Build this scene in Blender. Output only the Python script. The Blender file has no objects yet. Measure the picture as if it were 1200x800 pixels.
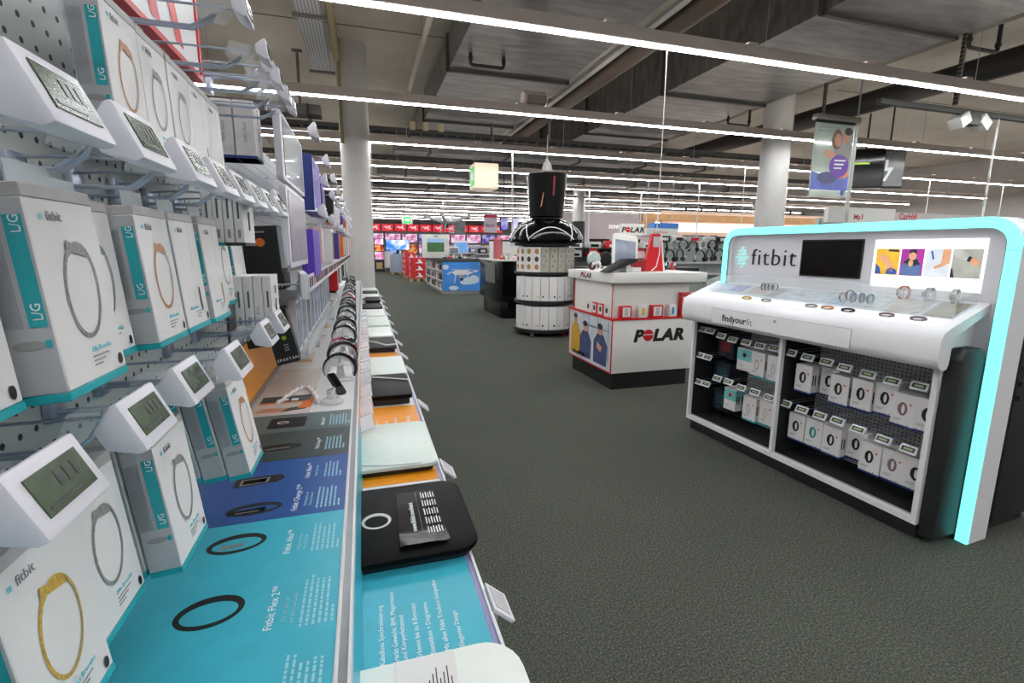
import bpy, bmesh, math, random
from mathutils import Vector, Matrix
random.seed(7)
sc = bpy.context.scene
COL = sc.collection
PI = math.pi

# ------------------------------------------------------------------ camera
cam = bpy.data.cameras.new('camera')
cam.sensor_width = 36.0
cam.lens = 560.364 / 1200 * 36
cam.shift_x = 3 / 1200
cam.shift_y = -13 / 1200
cam.clip_start = 0.02
cam.clip_end = 200
RW = ((0.95715914, -0.28949461, 0.00626574), (-0.04292652, -0.16326149, -0.98564852), (0.28636288, 0.94315352, -0.16869423))
cam_ob = bpy.data.objects.new('camera', cam)
COL.objects.link(cam_ob)
mw = Matrix.Identity(4)
for i in range(3):
    mw[i][0] = RW[0][i]
    mw[i][1] = -RW[1][i]
    mw[i][2] = -RW[2][i]
mw[0][3], mw[1][3], mw[2][3] = 0.0, 0.0, 1.45
cam_ob.matrix_world = mw
sc.camera = cam_ob

# ------------------------------------------------------------------ world, exposure
w = bpy.data.worlds.new('world')
sc.world = w
w.use_nodes = True
w.node_tree.nodes['Background'].inputs[0].default_value = (0.9, 0.95, 1.0, 1)
w.node_tree.nodes['Background'].inputs[1].default_value = 0.05
vs = sc.view_settings
vs.view_transform = 'Standard'
vs.look = 'None'
vs.exposure = 0.0
vs.gamma = 1.0
vs.use_curve_mapping = False
LAMP = 45.0          # radiance of the ceiling light lines
Z_LAMP = 3.2
LAMP_ROWS = [3.97 + 2.4 * k for k in range(-3, 12)]

# ------------------------------------------------------------------ materials
def lin(c):
    o = []
    for v in c:
        v = v / 255.0
        o.append(v / 12.92 if v <= 0.04045 else ((v + 0.055) / 1.055) ** 2.4)
    return tuple(o) + (1.0,)
MATS = {}
def mat(name, rgb, rough=0.5, metal=0.0, emit=0.0, var=0.05, scale=30.0, trans=0.0, spec=0.5, coat=0.0, bump=0.0, ecol=None, alpha=1.0):
    if name in MATS:
        return MATS[name]
    m = bpy.data.materials.new(name)
    m.use_nodes = True
    nt = m.node_tree
    b = nt.nodes['Principled BSDF']
    c = lin(rgb)
    b.inputs['Roughness'].default_value = rough
    b.inputs['Metallic'].default_value = metal
    b.inputs['Specular IOR Level'].default_value = spec
    b.inputs['Coat Weight'].default_value = coat
    b.inputs['Transmission Weight'].default_value = trans
    b.inputs['Alpha'].default_value = alpha
    b.inputs['Base Color'].default_value = c
    if var > 0:
        tc = nt.nodes.new('ShaderNodeTexCoord')
        nz = nt.nodes.new('ShaderNodeTexNoise')
        nz.inputs['Scale'].default_value = scale
        nz.inputs['Detail'].default_value = 3
        rp = nt.nodes.new('ShaderNodeValToRGB')
        rp.color_ramp.elements[0].position = 0.3
        rp.color_ramp.elements[1].position = 0.7
        rp.color_ramp.elements[0].color = tuple(x * (1 - var) for x in c[:3]) + (1,)
        rp.color_ramp.elements[1].color = tuple(min(1, x * (1 + var)) for x in c[:3]) + (1,)
        nt.links.new(tc.outputs['Object'], nz.inputs['Vector'])
        nt.links.new(nz.outputs['Fac'], rp.inputs['Fac'])
        nt.links.new(rp.outputs['Color'], b.inputs['Base Color'])
        if bump > 0:
            bp = nt.nodes.new('ShaderNodeBump')
            bp.inputs['Strength'].default_value = bump
            bp.inputs['Distance'].default_value = 0.01
            nt.links.new(nz.outputs['Fac'], bp.inputs['Height'])
            nt.links.new(bp.outputs['Normal'], b.inputs['Normal'])
    if emit > 0:
        b.inputs['Emission Color'].default_value = lin(ecol or rgb)
        b.inputs['Emission Strength'].default_value = emit
    MATS[name] = m
    return m

def carpet_mat():
    m = mat('carpet_speckled', (74, 76, 72), rough=0.95, var=0, spec=0.1)
    nt = m.node_tree; b = nt.nodes['Principled BSDF']
    tc = nt.nodes.new('ShaderNodeTexCoord')
    n1 = nt.nodes.new('ShaderNodeTexNoise'); n1.inputs['Scale'].default_value = 120; n1.inputs['Detail'].default_value = 5; n1.inputs['Roughness'].default_value = 0.8
    n2 = nt.nodes.new('ShaderNodeTexNoise'); n2.inputs['Scale'].default_value = 1.3; n2.inputs['Detail'].default_value = 4
    r1 = nt.nodes.new('ShaderNodeValToRGB')
    e = r1.color_ramp.elements
    e[0].position = 0.36; e[0].color = lin((50, 53, 48))
    e[1].position = 0.66; e[1].color = lin((122, 125, 114))
    k = e.new(0.5); k.color = lin((76, 79, 72))
    mx = nt.nodes.new('ShaderNodeMix'); mx.data_type = 'RGBA'; mx.blend_type = 'MULTIPLY'; mx.inputs[0].default_value = 0.35
    r2 = nt.nodes.new('ShaderNodeValToRGB'); r2.color_ramp.elements[0].position = 0.35; r2.color_ramp.elements[1].position = 0.65
    r2.color_ramp.elements[0].color = (0.75, 0.75, 0.75, 1)
    bp = nt.nodes.new('ShaderNodeBump'); bp.inputs['Strength'].default_value = 0.5; bp.inputs['Distance'].default_value = 0.004
    L = nt.links.new
    L(tc.outputs['Object'], n1.inputs['Vector']); L(tc.outputs['Object'], n2.inputs['Vector'])
    L(n1.outputs['Fac'], r1.inputs['Fac']); L(n2.outputs['Fac'], r2.inputs['Fac'])
    L(r1.outputs['Color'], mx.inputs[6]); L(r2.outputs['Color'], mx.inputs[7])
    L(mx.outputs[2], b.inputs['Base Color']); L(n1.outputs['Fac'], bp.inputs['Height']); L(bp.outputs['Normal'], b.inputs['Normal'])
    return m

def perforated_mat(name, rgb, hole, pitch, radius, a='Y', bax='Z', rough=0.5):
    """painted sheet steel with a regular grid of punched holes"""
    m = mat(name, rgb, rough=rough, var=0)
    nt = m.node_tree; b = nt.nodes['Principled BSDF']; L = nt.links.new
    tc = nt.nodes.new('ShaderNodeTexCoord'); sp = nt.nodes.new('ShaderNodeSeparateXYZ')
    L(tc.outputs['Object'], sp.inputs[0])
    def M(op, x, y=None):
        n = nt.nodes.new('ShaderNodeMath'); n.operation = op
        for i, v in enumerate((x, y)):
            if v is None: continue
            if hasattr(v, 'links'): L(v, n.inputs[i])
            else: n.inputs[i].default_value = v
        return n.outputs[0]
    def cell(s):
        return M('SUBTRACT', M('FRACT', M('DIVIDE', M('ADD', s, 50.0), pitch)), 0.5)
    u, v = cell(sp.outputs[a]), cell(sp.outputs[bax])
    d = M('SQRT', M('ADD', M('MULTIPLY', u, u), M('MULTIPLY', v, v)))
    f = M('LESS_THAN', d, radius / pitch)
    mx = nt.nodes.new('ShaderNodeMix'); mx.data_type = 'RGBA'
    mx.inputs[6].default_value = lin(rgb); mx.inputs[7].default_value = lin(hole)
    L(f, mx.inputs[0]); L(mx.outputs[2], b.inputs['Base Color'])
    return m

def streaky_metal(name, c1, c2):
    m = mat(name, c1, rough=0.42, metal=0.75, var=0)
    nt = m.node_tree; b = nt.nodes['Principled BSDF']; L = nt.links.new
    tc = nt.nodes.new('ShaderNodeTexCoord'); mp = nt.nodes.new('ShaderNodeMapping'); mp.inputs['Scale'].default_value = (1.2, 6.0, 2.0)
    nz = nt.nodes.new('ShaderNodeTexNoise'); nz.inputs['Scale'].default_value = 1.6; nz.inputs['Detail'].default_value = 4
    rp = nt.nodes.new('ShaderNodeValToRGB')
    rp.color_ramp.elements[0].position = 0.35; rp.color_ramp.elements[1].position = 0.7
    rp.color_ramp.elements[0].color = lin(c1); rp.color_ramp.elements[1].color = lin(c2)
    L(tc.outputs['Object'], mp.inputs['Vector']); L(mp.outputs[0], nz.inputs['Vector']); L(nz.outputs['Fac'], rp.inputs['Fac']); L(rp.outputs['Color'], b.inputs['Base Color'])
    return m

# common colours
WHITE = mat('white_laminate', (226, 226, 228), rough=0.35, var=0.012)
WPLAST = mat('white_plastic', (222, 220, 228), rough=0.4, var=0.01)
GREY = mat('light_grey_paint', (190, 190, 190), rough=0.45)
BLACK = mat('black_laminate', (22, 22, 23), rough=0.45)
BLACKG = mat('black_gloss', (9, 9, 10), rough=0.16, spec=0.35)
BLACKF = mat('black_rubber', (20, 20, 22), rough=0.7)
CARD = mat('white_card', (228, 225, 224), rough=0.55, var=0.012)
CARDG = mat('grey_card', (178, 180, 184), rough=0.55)
TEAL = mat('teal_card', (28, 164, 172), rough=0.45)
TEALP = mat('teal_print', (62, 176, 198), rough=0.35)
BLUEP = mat('blue_print', (42, 86, 152), rough=0.35)
NAVYC = mat('navy_card', (30, 50, 120), rough=0.5)
SLATE = mat('slate_print', (88, 104, 106), rough=0.35)
SLATE2 = mat('dark_slate_print', (60, 72, 70), rough=0.35)
ORANGE = mat('orange_print', (236, 152, 34), rough=0.4)
RED = mat('red_lacquer', (206, 28, 38), rough=0.35)
STEEL = mat('galvanised_wire', (176, 184, 200), rough=0.3, metal=0.85, var=0.08)
ALU = mat('brushed_aluminium', (178, 178, 176), rough=0.35, metal=0.7, var=0.06)
LCD = mat('lcd_glass', (58, 76, 48), rough=0.25, var=0.3, scale=60, spec=0.3)
LCDT = mat('lcd_digits', (30, 38, 28), rough=0.3)
INKW = mat('white_ink', (236, 240, 242), rough=0.5, var=0)
INKL = mat('pale_ink', (156, 206, 220), rough=0.5, var=0)
INKK = mat('black_ink', (18, 18, 20), rough=0.5, var=0)
INKG = mat('grey_ink', (150, 152, 156), rough=0.5, var=0)
INKT = mat('teal_ink', (136, 210, 222), rough=0.5, var=0)
CLEAR = mat('clear_plastic', (240, 246, 248), rough=0.05, alpha=0.2, var=0, spec=0.5)
CLEARD = mat('frosted_plastic', (222, 228, 230), rough=0.2, alpha=0.5, var=0)
PICSTEEL = mat('picture_steel', (140, 140, 138), rough=0.45, var=0.3, scale=200)
PICROSE = mat('picture_rose_gold', (186, 132, 92), rough=0.45, var=0.25, scale=200)
PICGOLD = mat('picture_gold', (196, 160, 66), rough=0.4, var=0.25, scale=200)
SKIN = mat('printed_skin', (206, 150, 120), rough=0.5, var=0.1)

# ------------------------------------------------------------------ mesh builder
class MB:
    def __init__(s):
        s.v = []; s.f = []; s.m = []; s.mats = []
    def mi(s, m):
        if m not in s.mats: s.mats.append(m)
        return s.mats.index(m)
    def add(s, vs, fs, m, T=None):
        o = len(s.v)
        for p in vs:
            p = Vector(p)
            s.v.append(tuple(T @ p) if T is not None else tuple(p))
        k = s.mi(m)
        for f in fs:
            s.f.append([i + o for i in f]); s.m.append(k)
        return s
    def box(s, x0, x1, y0, y1, z0, z1, m, T=None):
        v = [(x0,y0,z0),(x1,y0,z0),(x1,y1,z0),(x0,y1,z0),(x0,y0,z1),(x1,y0,z1),(x1,y1,z1),(x0,y1,z1)]
        return s.add(v, [(0,3,2,1),(4,5,6,7),(0,1,5,4),(1,2,6,5),(2,3,7,6),(3,0,4,7)], m, T)
    def prism(s, poly, a, b, m, axis='y', T=None):
        """poly: 2-D outline; extruded along axis from a to b"""
        def P(p, t):
            if axis == 'x': return (t, p[0], p[1])
            if axis == 'y': return (p[0], t, p[1])
            return (p[0], p[1], t)
        n = len(poly)
        v = [P(p, a) for p in poly] + [P(p, b) for p in poly]
        f = [list(range(n)), list(range(2*n-1, n-1, -1))] + [(i, i+n, (i+1) % n + n, (i+1) % n) for i in range(n)]
        return s.add(v, f, m, T)
    def tube(s, pts, r, m, n=6, closed=False, T=None):
        pts = [Vector(p) for p in pts]
        N = len(pts); v = []; f = []
        up = None
        for i, p in enumerate(pts):
            if closed: d = pts[(i+1) % N] - pts[i-1]
            else: d = pts[min(i+1, N-1)] - pts[max(i-1, 0)]
            if d.length < 1e-9: d = Vector((0,0,1))
            d.normalize()
            if up is None:
                up = Vector((0,0,1)) if abs(d.z) < 0.9 else Vector((1,0,0))
            a = d.cross(up)
            if a.length < 1e-6: a = d.cross(Vector((1,0,0)))
            a.normalize(); bq = a.cross(d); up = bq
            rr = r[i] if isinstance(r, (list, tuple)) else r
            for k in range(n):
                t = 2*PI*k/n
                v.append(p + a*rr*math.cos(t) + bq*rr*math.sin(t))
        for i in range(N if closed else N-1):
            j = (i+1) % N
            for k in range(n):
                f.append((i*n+k, i*n+(k+1) % n, j*n+(k+1) % n, j*n+k))
        if not closed:
            f.append(list(range(n-1, -1, -1))); f.append([(N-1)*n+k for k in range(n)])
        return s.add(v, f, m, T)
    def lathe(s, prof, m, n=24, T=None):
        v = []; f = []
        for (r, z) in prof:
            for k in range(n):
                t = 2*PI*k/n
                v.append((r*math.cos(t), r*math.sin(t), z))
        for i in range(len(prof)-1):
            for k in range(n):
                f.append((i*n+k, i*n+(k+1) % n, (i+1)*n+(k+1) % n, (i+1)*n+k))
        if prof[0][0] > 1e-6: f.append(list(range(n-1, -1, -1)))
        if prof[-1][0] > 1e-6: f.append([(len(prof)-1)*n+k for k in range(n)])
        return s.add(v, f, m, T)
    def flat(s, pts, m, T=None):
        return s.add(pts, [list(range(len(pts)))], m, T)
    def ringpath(s, pts, w, h, m, axis, closed=True, T=None):
        """band: path points, cross-section width w along fixed axis, thickness h perpendicular"""
        pts = [Vector(p) for p in pts]; ax = Vector(axis).normalized(); N = len(pts); v = []; f = []
        for i, p in enumerate(pts):
            d = (pts[(i+1) % N] - pts[i-1]) if closed else (pts[min(i+1, N-1)] - pts[max(i-1, 0)])
            d.normalize(); o = d.cross(ax).normalized()
            ww = w[i] if isinstance(w, (list, tuple)) else w
            v += [p + ax*ww/2 + o*h/2, p - ax*ww/2 + o*h/2, p - ax*ww/2 - o*h/2, p + ax*ww/2 - o*h/2]
        for i in range(N if closed else N-1):
            j = (i+1) % N
            for k in range(4):
                f.append((i*4+k, i*4+(k+1) % 4, j*4+(k+1) % 4, j*4+k))
        if not closed:
            f.append((3,2,1,0)); f.append([(N-1)*4+k for k in range(4)])
        return s.add(v, f, m, T)
    def mesh(s, name, bevel=0.0, seg=2, smooth=False):
        me = bpy.data.meshes.new(name)
        me.from_pydata(s.v, [], s.f)
        for m in s.mats: me.materials.append(m)
        for p, k in zip(me.polygons, s.m): p.material_index = k
        bm = bmesh.new(); bm.from_mesh(me)
        if bevel > 0:
            bmesh.ops.remove_doubles(bm, verts=bm.verts, dist=1e-5)
            bmesh.ops.recalc_face_normals(bm, faces=bm.faces)
            es = [e for e in bm.edges if len(e.link_faces) == 2 and e.calc_face_angle(0) > 0.6]
            bmesh.ops.bevel(bm, geom=es, offset=bevel, segments=seg, affect='EDGES', profile=0.5, clamp_overlap=True)
        else:
            bmesh.ops.recalc_face_normals(bm, faces=bm.faces)
        bm.to_mesh(me); bm.free()
        if smooth:
            for p in me.polygons: p.use_smooth = True
            try: me.set_sharp_from_angle(angle=math.radians(38))
            except Exception: pass
        me.update()
        return me
    def build(s, name, parent=None, bevel=0.0, seg=2, smooth=False, loc=None):
        o = bpy.data.objects.new(name, s.mesh(name, bevel, seg, smooth or bevel > 0))
        COL.objects.link(o)
        if parent is not None: o.parent = parent
        if loc: o.location = loc
        return o

def tag(o, label, cat, group=None, kind=None):
    if label: o['label'] = label
    if cat: o['category'] = cat
    if group: o['group'] = group
    if kind: o['kind'] = kind
    return o
def thing(name, label, cat, loc=(0,0,0), rz=0.0, group=None):
    o = bpy.data.objects.new(name, None)
    o.empty_display_size = 0.05
    COL.objects.link(o); o.location = loc; o.rotation_euler = (0, 0, rz)
    return tag(o, label, cat, group)
def struct(o, label=None):
    o['kind'] = 'structure'
    if label: o['label'] = label
    return o
def dup(o, parent=None, top=True):
    c = o.copy(); COL.objects.link(c)
    if parent is not None: c.parent = parent
    for ch in list(o.children): dup(ch, c, False)
    return c
class Proto:
    """first use places the prototype itself, later uses place copies of it and of its parts"""
    def __init__(s, root): s.root = root; s.used = False
    def put(s, loc, label, rz=0.0, group=None, scale=None, rot=None):
        o = dup(s.root) if s.used else s.root
        s.used = True
        o.location = loc; o.rotation_euler = rot or (0, 0, rz)
        o.scale = scale or (1, 1, 1)
        o['label'] = label
        if group: o['group'] = group
        return o
    def drop(s):
        if not s.used:
            for ch in list(s.root.children_recursive) + [s.root]: bpy.data.objects.remove(ch)

TXT = {}
def text_mesh(txt, size, extr=0.0003, bold=0.0, align='LEFT', shear=0.0, space=1.0):
    k = (txt, size, extr, bold, align, shear, space)
    if k not in TXT:
        cu = bpy.data.curves.new('lettering', 'FONT')
        cu.body = txt; cu.size = size; cu.extrude = extr; cu.offset = bold; cu.align_x = align; cu.shear = shear; cu.space_character = space
        cu.resolution_u = 2
        o = bpy.data.objects.new('lettering', cu); COL.objects.link(o)
        me = bpy.data.meshes.new_from_object(o.evaluated_get(bpy.context.evaluated_depsgraph_get()))
        bpy.data.objects.remove(o)
        me.name = 'lettering'
        TXT[k] = me
    return TXT[k]
def basis(o, x, y):
    x = Vector(x).normalized(); y = Vector(y).normalized(); z = x.cross(y)
    M = Matrix.Identity(4)
    for i in range(3): M[i][0], M[i][1], M[i][2], M[i][3] = x[i], y[i], z[i], o[i]
    return M
def text(txt, size, m, parent, org, x, y, name='lettering', wide=1.0, **k):
    me = text_mesh(txt, size, **k).copy()
    me.materials.clear(); me.materials.append(m)
    o = bpy.data.objects.new(name, me); COL.objects.link(o)
    o.parent = parent; o.matrix_local = basis(org, x, y) @ Matrix.Diagonal((wide, 1, 1, 1))
    return o
def ellipse(cx, cy, rx, ry, n=20, a0=0.0, a1=2*PI, rot=0.0):
    o = []
    full = abs(a1-a0-2*PI) < 1e-6
    for i in range(n if full else n+1):
        t = a0 + (a1-a0)*i/n
        px, py = rx*math.cos(t), ry*math.sin(t)
        o.append((cx + px*math.cos(rot) - py*math.sin(rot), cy + px*math.sin(rot) + py*math.cos(rot)))
    return o
def rrect(x0, x1, y0, y1, r, n=4):
    o = []
    for (cx, cy, a) in ((x1-r, y0+r, -PI/2), (x1-r, y1-r, 0), (x0+r, y1-r, PI/2), (x0+r, y0+r, PI)):
        for i in range(n+1):
            t = a + PI/2*i/n
            o.append((cx + r*math.cos(t), cy + r*math.sin(t)))
    return o
ORD = ['first', 'second', 'third', 'fourth', 'fifth', 'sixth', 'seventh', 'eighth', 'ninth', 'tenth', 'eleventh', 'twelfth', 'thirteenth', 'fourteenth', 'fifteenth', 'sixteenth', 'seventeenth', 'eighteenth', 'nineteenth', 'twentieth', 'twenty-first', 'twenty-second', 'twenty-third', 'twenty-fourth', 'twenty-fifth', 'twenty-sixth', 'twenty-seventh', 'twenty-eighth', 'twenty-ninth', 'thirtieth']

# ------------------------------------------------------------------ the hall
X0, X1, Y0, Y1, ZC = -7.0, 21.0, -6.0, 37.0, 4.65
struct(MB().box(X0, X1, Y0, Y1, -0.05, 0, carpet_mat()).build('floor'), 'dark grey speckled carpet floor')
CONC = mat('ceiling_concrete', (186, 180, 170), rough=0.9, var=0.10, scale=1.2)
ceil = struct(MB().box(X0, X1, Y0, Y1, ZC, ZC+0.1, CONC).build('ceiling'), 'bare grey concrete ceiling')
JOINT = mat('ceiling_joint', (120, 116, 110), rough=0.9)
PLASTER = mat('wall_plaster', (196, 192, 190), rough=0.8, scale=2)
struct(MB().box(X0-0.1, X0, Y0, Y1, 0, ZC, PLASTER).build('wall_left'))
struct(MB().box(X1, X1+0.1, Y0, Y1, 0, ZC, PLASTER).build('wall_right'))
struct(MB().box(X0, X1, Y1, Y1+0.1, 0, ZC, mat('dark_plaster', (168, 164, 164), rough=0.8, scale=2)).build('wall_back'))
struct(MB().box(X0, X1, Y0-0.1, Y0, 0, ZC, PLASTER).build('wall_front'))
for yj in (2.0, 5.0, 8.0, 11.0, 14.0, 18.0):     # slab joints, real grooves' cover strips
    o = MB().box(X0, X1, yj-0.012, yj+0.012, ZC-0.006, ZC, JOINT).build('joint_strip'); o.parent = ceil
# concrete beams along the hall
for xb in (-2.6, 8.2):
    o = MB().box(xb-0.2, xb+0.2, Y0, Y1, ZC-0.32, ZC, CONC).build('beam'); o.parent = ceil

COLM = mat('column_paint', (206, 203, 200), rough=0.7, var=0.03, scale=3)
def column(x, y, r, label, base=None):
    m = MB(); m.lathe([(r, 0), (r, ZC)], COLM, n=32, T=Matrix.Translation((x, y, 0)))
    o = m.build('column', smooth=True); struct(o, label)
    if base:
        b = MB(); b.lathe([(r+0.012, 0.0), (r+0.012, base)], BLACK, n=32, T=Matrix.Translation((x, y, 0)))
        b.build('dark_sleeve', o, smooth=True)
    return o
column(-0.05, 8.75, 0.235, 'round white concrete column at the end of the wall shelving')
column(6.98, 7.05, 0.235, 'round white concrete column behind the hanging poster sign')
column(7.45, 16.1, 0.22, 'round column with a black lower sleeve behind the tower display', 2.42)
column(14.9, 15.6, 0.23, 'round white column in front of the wood trimmed shop wall')

# ------------------------------------------------------------------ ceiling light lines
HOUS = mat('lamp_housing', (204, 190, 182), rough=0.5, var=0.04)
DIFF = mat('lamp_diffuser', (255, 255, 255), rough=0.5, emit=LAMP, var=0, ecol=(250, 253, 255))
UP_FILL = mat('added_up_fill', (255, 255, 255), rough=0.5, emit=7.5, var=0, ecol=(255, 246, 236))  # added upward glow that brightens ceiling and ducts
def lamp_row():
    t = thing('ceiling_light_line', 'x', 'light')
    MB().box(-6.0, 20.0, -0.062, 0.062, 0.0, 0.10, HOUS).build('housing', t)
    MB().box(-5.98, 19.98, -0.029, 0.029, -0.008, -0.0005, DIFF).build('diffuser', t)
    MB().box(-5.98, 19.98, -0.04, 0.04, 0.1002, 0.104, UP_FILL).build('added_fill_strip', t)  # added fill light on top of the housing, out of the camera's sight
    m = MB()
    for k in range(18):
        x = -5.2 + k*1.45
        m.box(x-0.05, x+0.05, -0.07, 0.07, 0.095, 0.12, HOUS)
    m.build('bracket', t)['kind'] = 'stuff'
    m = MB()
    for k in range(9):
        x = -5.0 + k*2.9
        m.tube([(x, 0, 0.1), (x, 0, ZC - Z_LAMP)], 0.004, STEEL, n=4)
    m.build('suspension_wire', t)['kind'] = 'stuff'
    return Proto(t)
LR = lamp_row()
for k, y in enumerate(LAMP_ROWS):
    LR.put((0, y, Z_LAMP), 'continuous white ceiling light line, %s row counted from behind the camera' % ORD[k], group='ceiling light lines')

# ------------------------------------------------------------------ ducts, trays, pipes
DUCT = streaky_metal('duct_sheet', (116, 115, 116), (150, 147, 145))
DUCTD = mat('duct_side_dark', (84, 84, 82), rough=0.5, metal=0.5, var=0.12, scale=2)
PIPEK = mat('black_pipe', (34, 32, 32), rough=0.5)
PIPEB = mat('brown_pipe', (104, 88, 78), rough=0.5, metal=0.3)
YELL = mat('yellow_pipe', (150, 138, 104), rough=0.6)
def duct_y(x0, x1, z0, z1, y0, y1, step, off, label):
    t = thing('air_duct', label, 'duct', ((x0+x1)/2, y0, z0))
    hw = (x1-x0)/2
    MB().box(-hw, hw, 0, y1-y0, 0, z1-z0, DUCT).build('duct_body', t)
    y = off
    while y < y1-y0:
        if y > 0:
            m = MB()
            m.box(-hw-0.03, hw+0.03, y-0.025, y+0.025, -0.035, 0, DUCTD)
            m.box(-hw-0.035, -hw, y-0.025, y+0.025, -0.035, z1-z0, DUCTD).box(hw, hw+0.035, y-0.025, y+0.025, -0.035, z1-z0, DUCTD)
            m.build('flange', t)
        y += step
    return t
duct_y(1.25, 3.02, 3.9, 4.35, 1.0, 31, 2.8, 0.5, 'wide galvanised air duct along the ceiling above the aisle')
duct_y(4.7, 6.68, 3.9, 4.64, 1.0, 31, 2.8, 0.5, 'wide deep galvanised air duct above the smaller light counter')
def pipe_loop(x0, x1, y, z, label):
    t = thing('pipe_loop', label, 'pipe', (x0, y, z))
    L = x1 - x0
    pts = [(0, 0, 0.14), (0, 0, 0.03), (0.012, 0, 0.008), (0.035, 0, 0), (L-0.035, 0, 0), (L-0.012, 0, 0.008), (L, 0, 0.03), (L, 0, 0.30)]
    MB().tube(pts, 0.022, PIPEK, n=8).build('pipe', t, smooth=True)
    MB().lathe([(0.03, 0), (0.03, 0.04)], PIPEK, n=10, T=Matrix.Translation((0, 0, 0.06))).build('collar', t)
    MB().lathe([(0.03, 0), (0.03, 0.04)], PIPEK, n=10, T=Matrix.Translation((L, 0, 0.06))).build('collar', t)
pipe_loop(1.42, 1.86, 6.46, 3.76, 'black pipe loop under the duct above the aisle')
pipe_loop(6.7, 7.19, 4.15, 3.74, 'black pipe loop beside the deep duct, near end')
pipe_loop(6.61, 7.09, 7.85, 3.76, 'black pipe loop beside the deep duct, near the white column')
def run_pipe(p, q, r, m, name, label, cat='pipe'):
    t = MB(); t.tube([p, q], r, m, n=10)
    return tag(t.build(name, smooth=True), label, cat)
run_pipe((3.55, 1, 4.0), (3.55, 31, 4.0), 0.13, PIPEB, 'heating_pipe', 'thick brown pipe running between the two ducts')
tag(MB().box(3.08, 3.2, 1, 31, 4.0, 4.12, CONC).box(3.24, 3.32, 1, 31, 3.95, 4.0, GREY).build('ceiling_rail'), 'pale rail pair running beside the brown pipe', 'rail')
run_pipe((-0.26, 0.5, 4.32), (-0.26, 8.4, 4.32), 0.05, YELL, 'insulated_pipe', 'yellowish pipe beside the perforated cable tray')
run_pipe((-0.24, 8.52, 3.1), (-0.24, 8.52, 4.65), 0.03, YELL, 'downpipe', 'yellowish vertical pipe on the near column')
run_pipe((0.9, 5.5, 4.2), (0.9, 9.5, 4.2), 0.04, CONC, 'conduit', 'pale conduit pipe left of the ducts')
run_pipe((8.9, 1, 4.1), (8.9, 30, 4.1), 0.18, mat('dark_pipe', (44, 40, 38), rough=0.6), 'large_pipe', 'large dark pipe along the ceiling beyond the deep duct')
run_pipe((7.6, 1, 4.45), (7.6, 30, 4.45), 0.012, PIPEB, 'sprinkler_pipe', 'thin brown sprinkler pipe beside the deep duct')
TRAYP = perforated_mat('perforated_tray', (182, 184, 190), (50, 50, 54), 0.04, 0.011, 'X', 'Y', rough=0.4)
t = thing('cable_tray', 'perforated galvanised cable tray left of the near column', 'cable tray', (-0.515, 3.0, 4.28))
MB().box(-0.145, 0.145, 0, 6.0, 0, 0.006, TRAYP).build('tray_floor', t)
MB().box(-0.15, -0.145, 0, 6.0, 0, 0.07, STEEL).build('tray_side', t)
MB().box(0.145, 0.15, 0, 6.0, 0, 0.07, STEEL).build('tray_side', t)
for y in (1.2, 3.9, 5.9):
    MB().box(-0.19, 0.21, y, y+0.06, -0.03, 0, JOINT).build('cross_bracket', t)
    MB().tube([(0.2, y+0.03, -0.02), (0.2, y+0.03, 0.37)], 0.008, STEEL, n=5).build('threaded_rod', t)
def ladder(y, z, x0, x1, label, wd=0.3):
    t = thing('cable_ladder', label, 'cable tray', (x0, y, z))
    L = x1-x0
    MB().box(0, L, -wd/2, -wd/2+0.02, 0, 0.07, DUCTD).build('side_rail', t)
    MB().box(0, L, wd/2-0.02, wd/2, 0, 0.07, DUCTD).build('side_rail', t)
    m = MB(); k = 0.12
    while k < L:
        m.box(k, k+0.025, -wd/2, wd/2, 0.012, 0.03, DUCTD); k += 0.24
    m.build('rungs', t)['kind'] = 'stuff'
    m = MB()
    for i in range(4):
        m.tube([(0.02, -0.1+i*0.06, 0.05), (L-0.02, -0.1+i*0.06, 0.05)], 0.016, PIPEK, n=5)
    m.build('cables', t)['kind'] = 'stuff'
    for k in range(2): MB().tube([(0.5+k*(L-1), 0, 0.05), (0.5+k*(L-1), 0, ZC-z)], 0.01, DUCTD, n=5).build('drop_rod', t)
ladder(9.9, 3.62, -3.5, 12.5, 'dark cable ladder crossing the hall behind the near column')
ladder(12.6, 3.6, -3.5, 15, 'dark cable ladder crossing under the ducts, second one back')
ladder(17.4, 3.6, -5, 16, 'dark cable ladder crossing deep in the hall')
def duct_x(y0, y1, z0, z1, x0, x1, label):
    t = thing('cross_duct', label, 'duct', (x0, y0, z0))
    MB().box(0, x1-x0, 0, y1-y0, 0, z1-z0, DUCT).build('duct_body', t)
    x = 0.8
    while x < x1-x0:
        MB().box(x-0.025, x+0.025, -0.03, y1-y0, -0.03, z1-z0, DUCTD).build('flange', t); x += 1.9
duct_x(11.7, 12.2, 3.64, 3.85, 0.8, 9.5, 'galvanised cross duct under the main ducts')
duct_x(14.8, 15.5, 3.55, 3.85, 0.5, 14.0, 'galvanised cross duct second from the camera')
duct_x(19.5, 20.3, 3.5, 3.85, -2, 16.0, 'galvanised cross duct third from the camera')
duct_x(23.6, 24.6, 3.5, 3.85, -2, 16.0, 'galvanised cross duct deep in the hall')
duct_x(9.4, 9.75, 3.72, 3.88, -3.5, -0.6, 'flat metal channel crossing left of the near column')
# pale junction boxes on the first ladder
for k, x in enumerate((1.0, 1.25, 1.55)):
    tag(MB().box(x-0.05, x+0.05, 9.66, 9.74, 3.66, 3.8, mat('junction_cream', (200, 184, 150), rough=0.6)).build('junction_box', bevel=0.006), 'small cream junction box on the first cable ladder, %s of three' % ORD[k], 'junction box', 'cream junction boxes')
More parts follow.
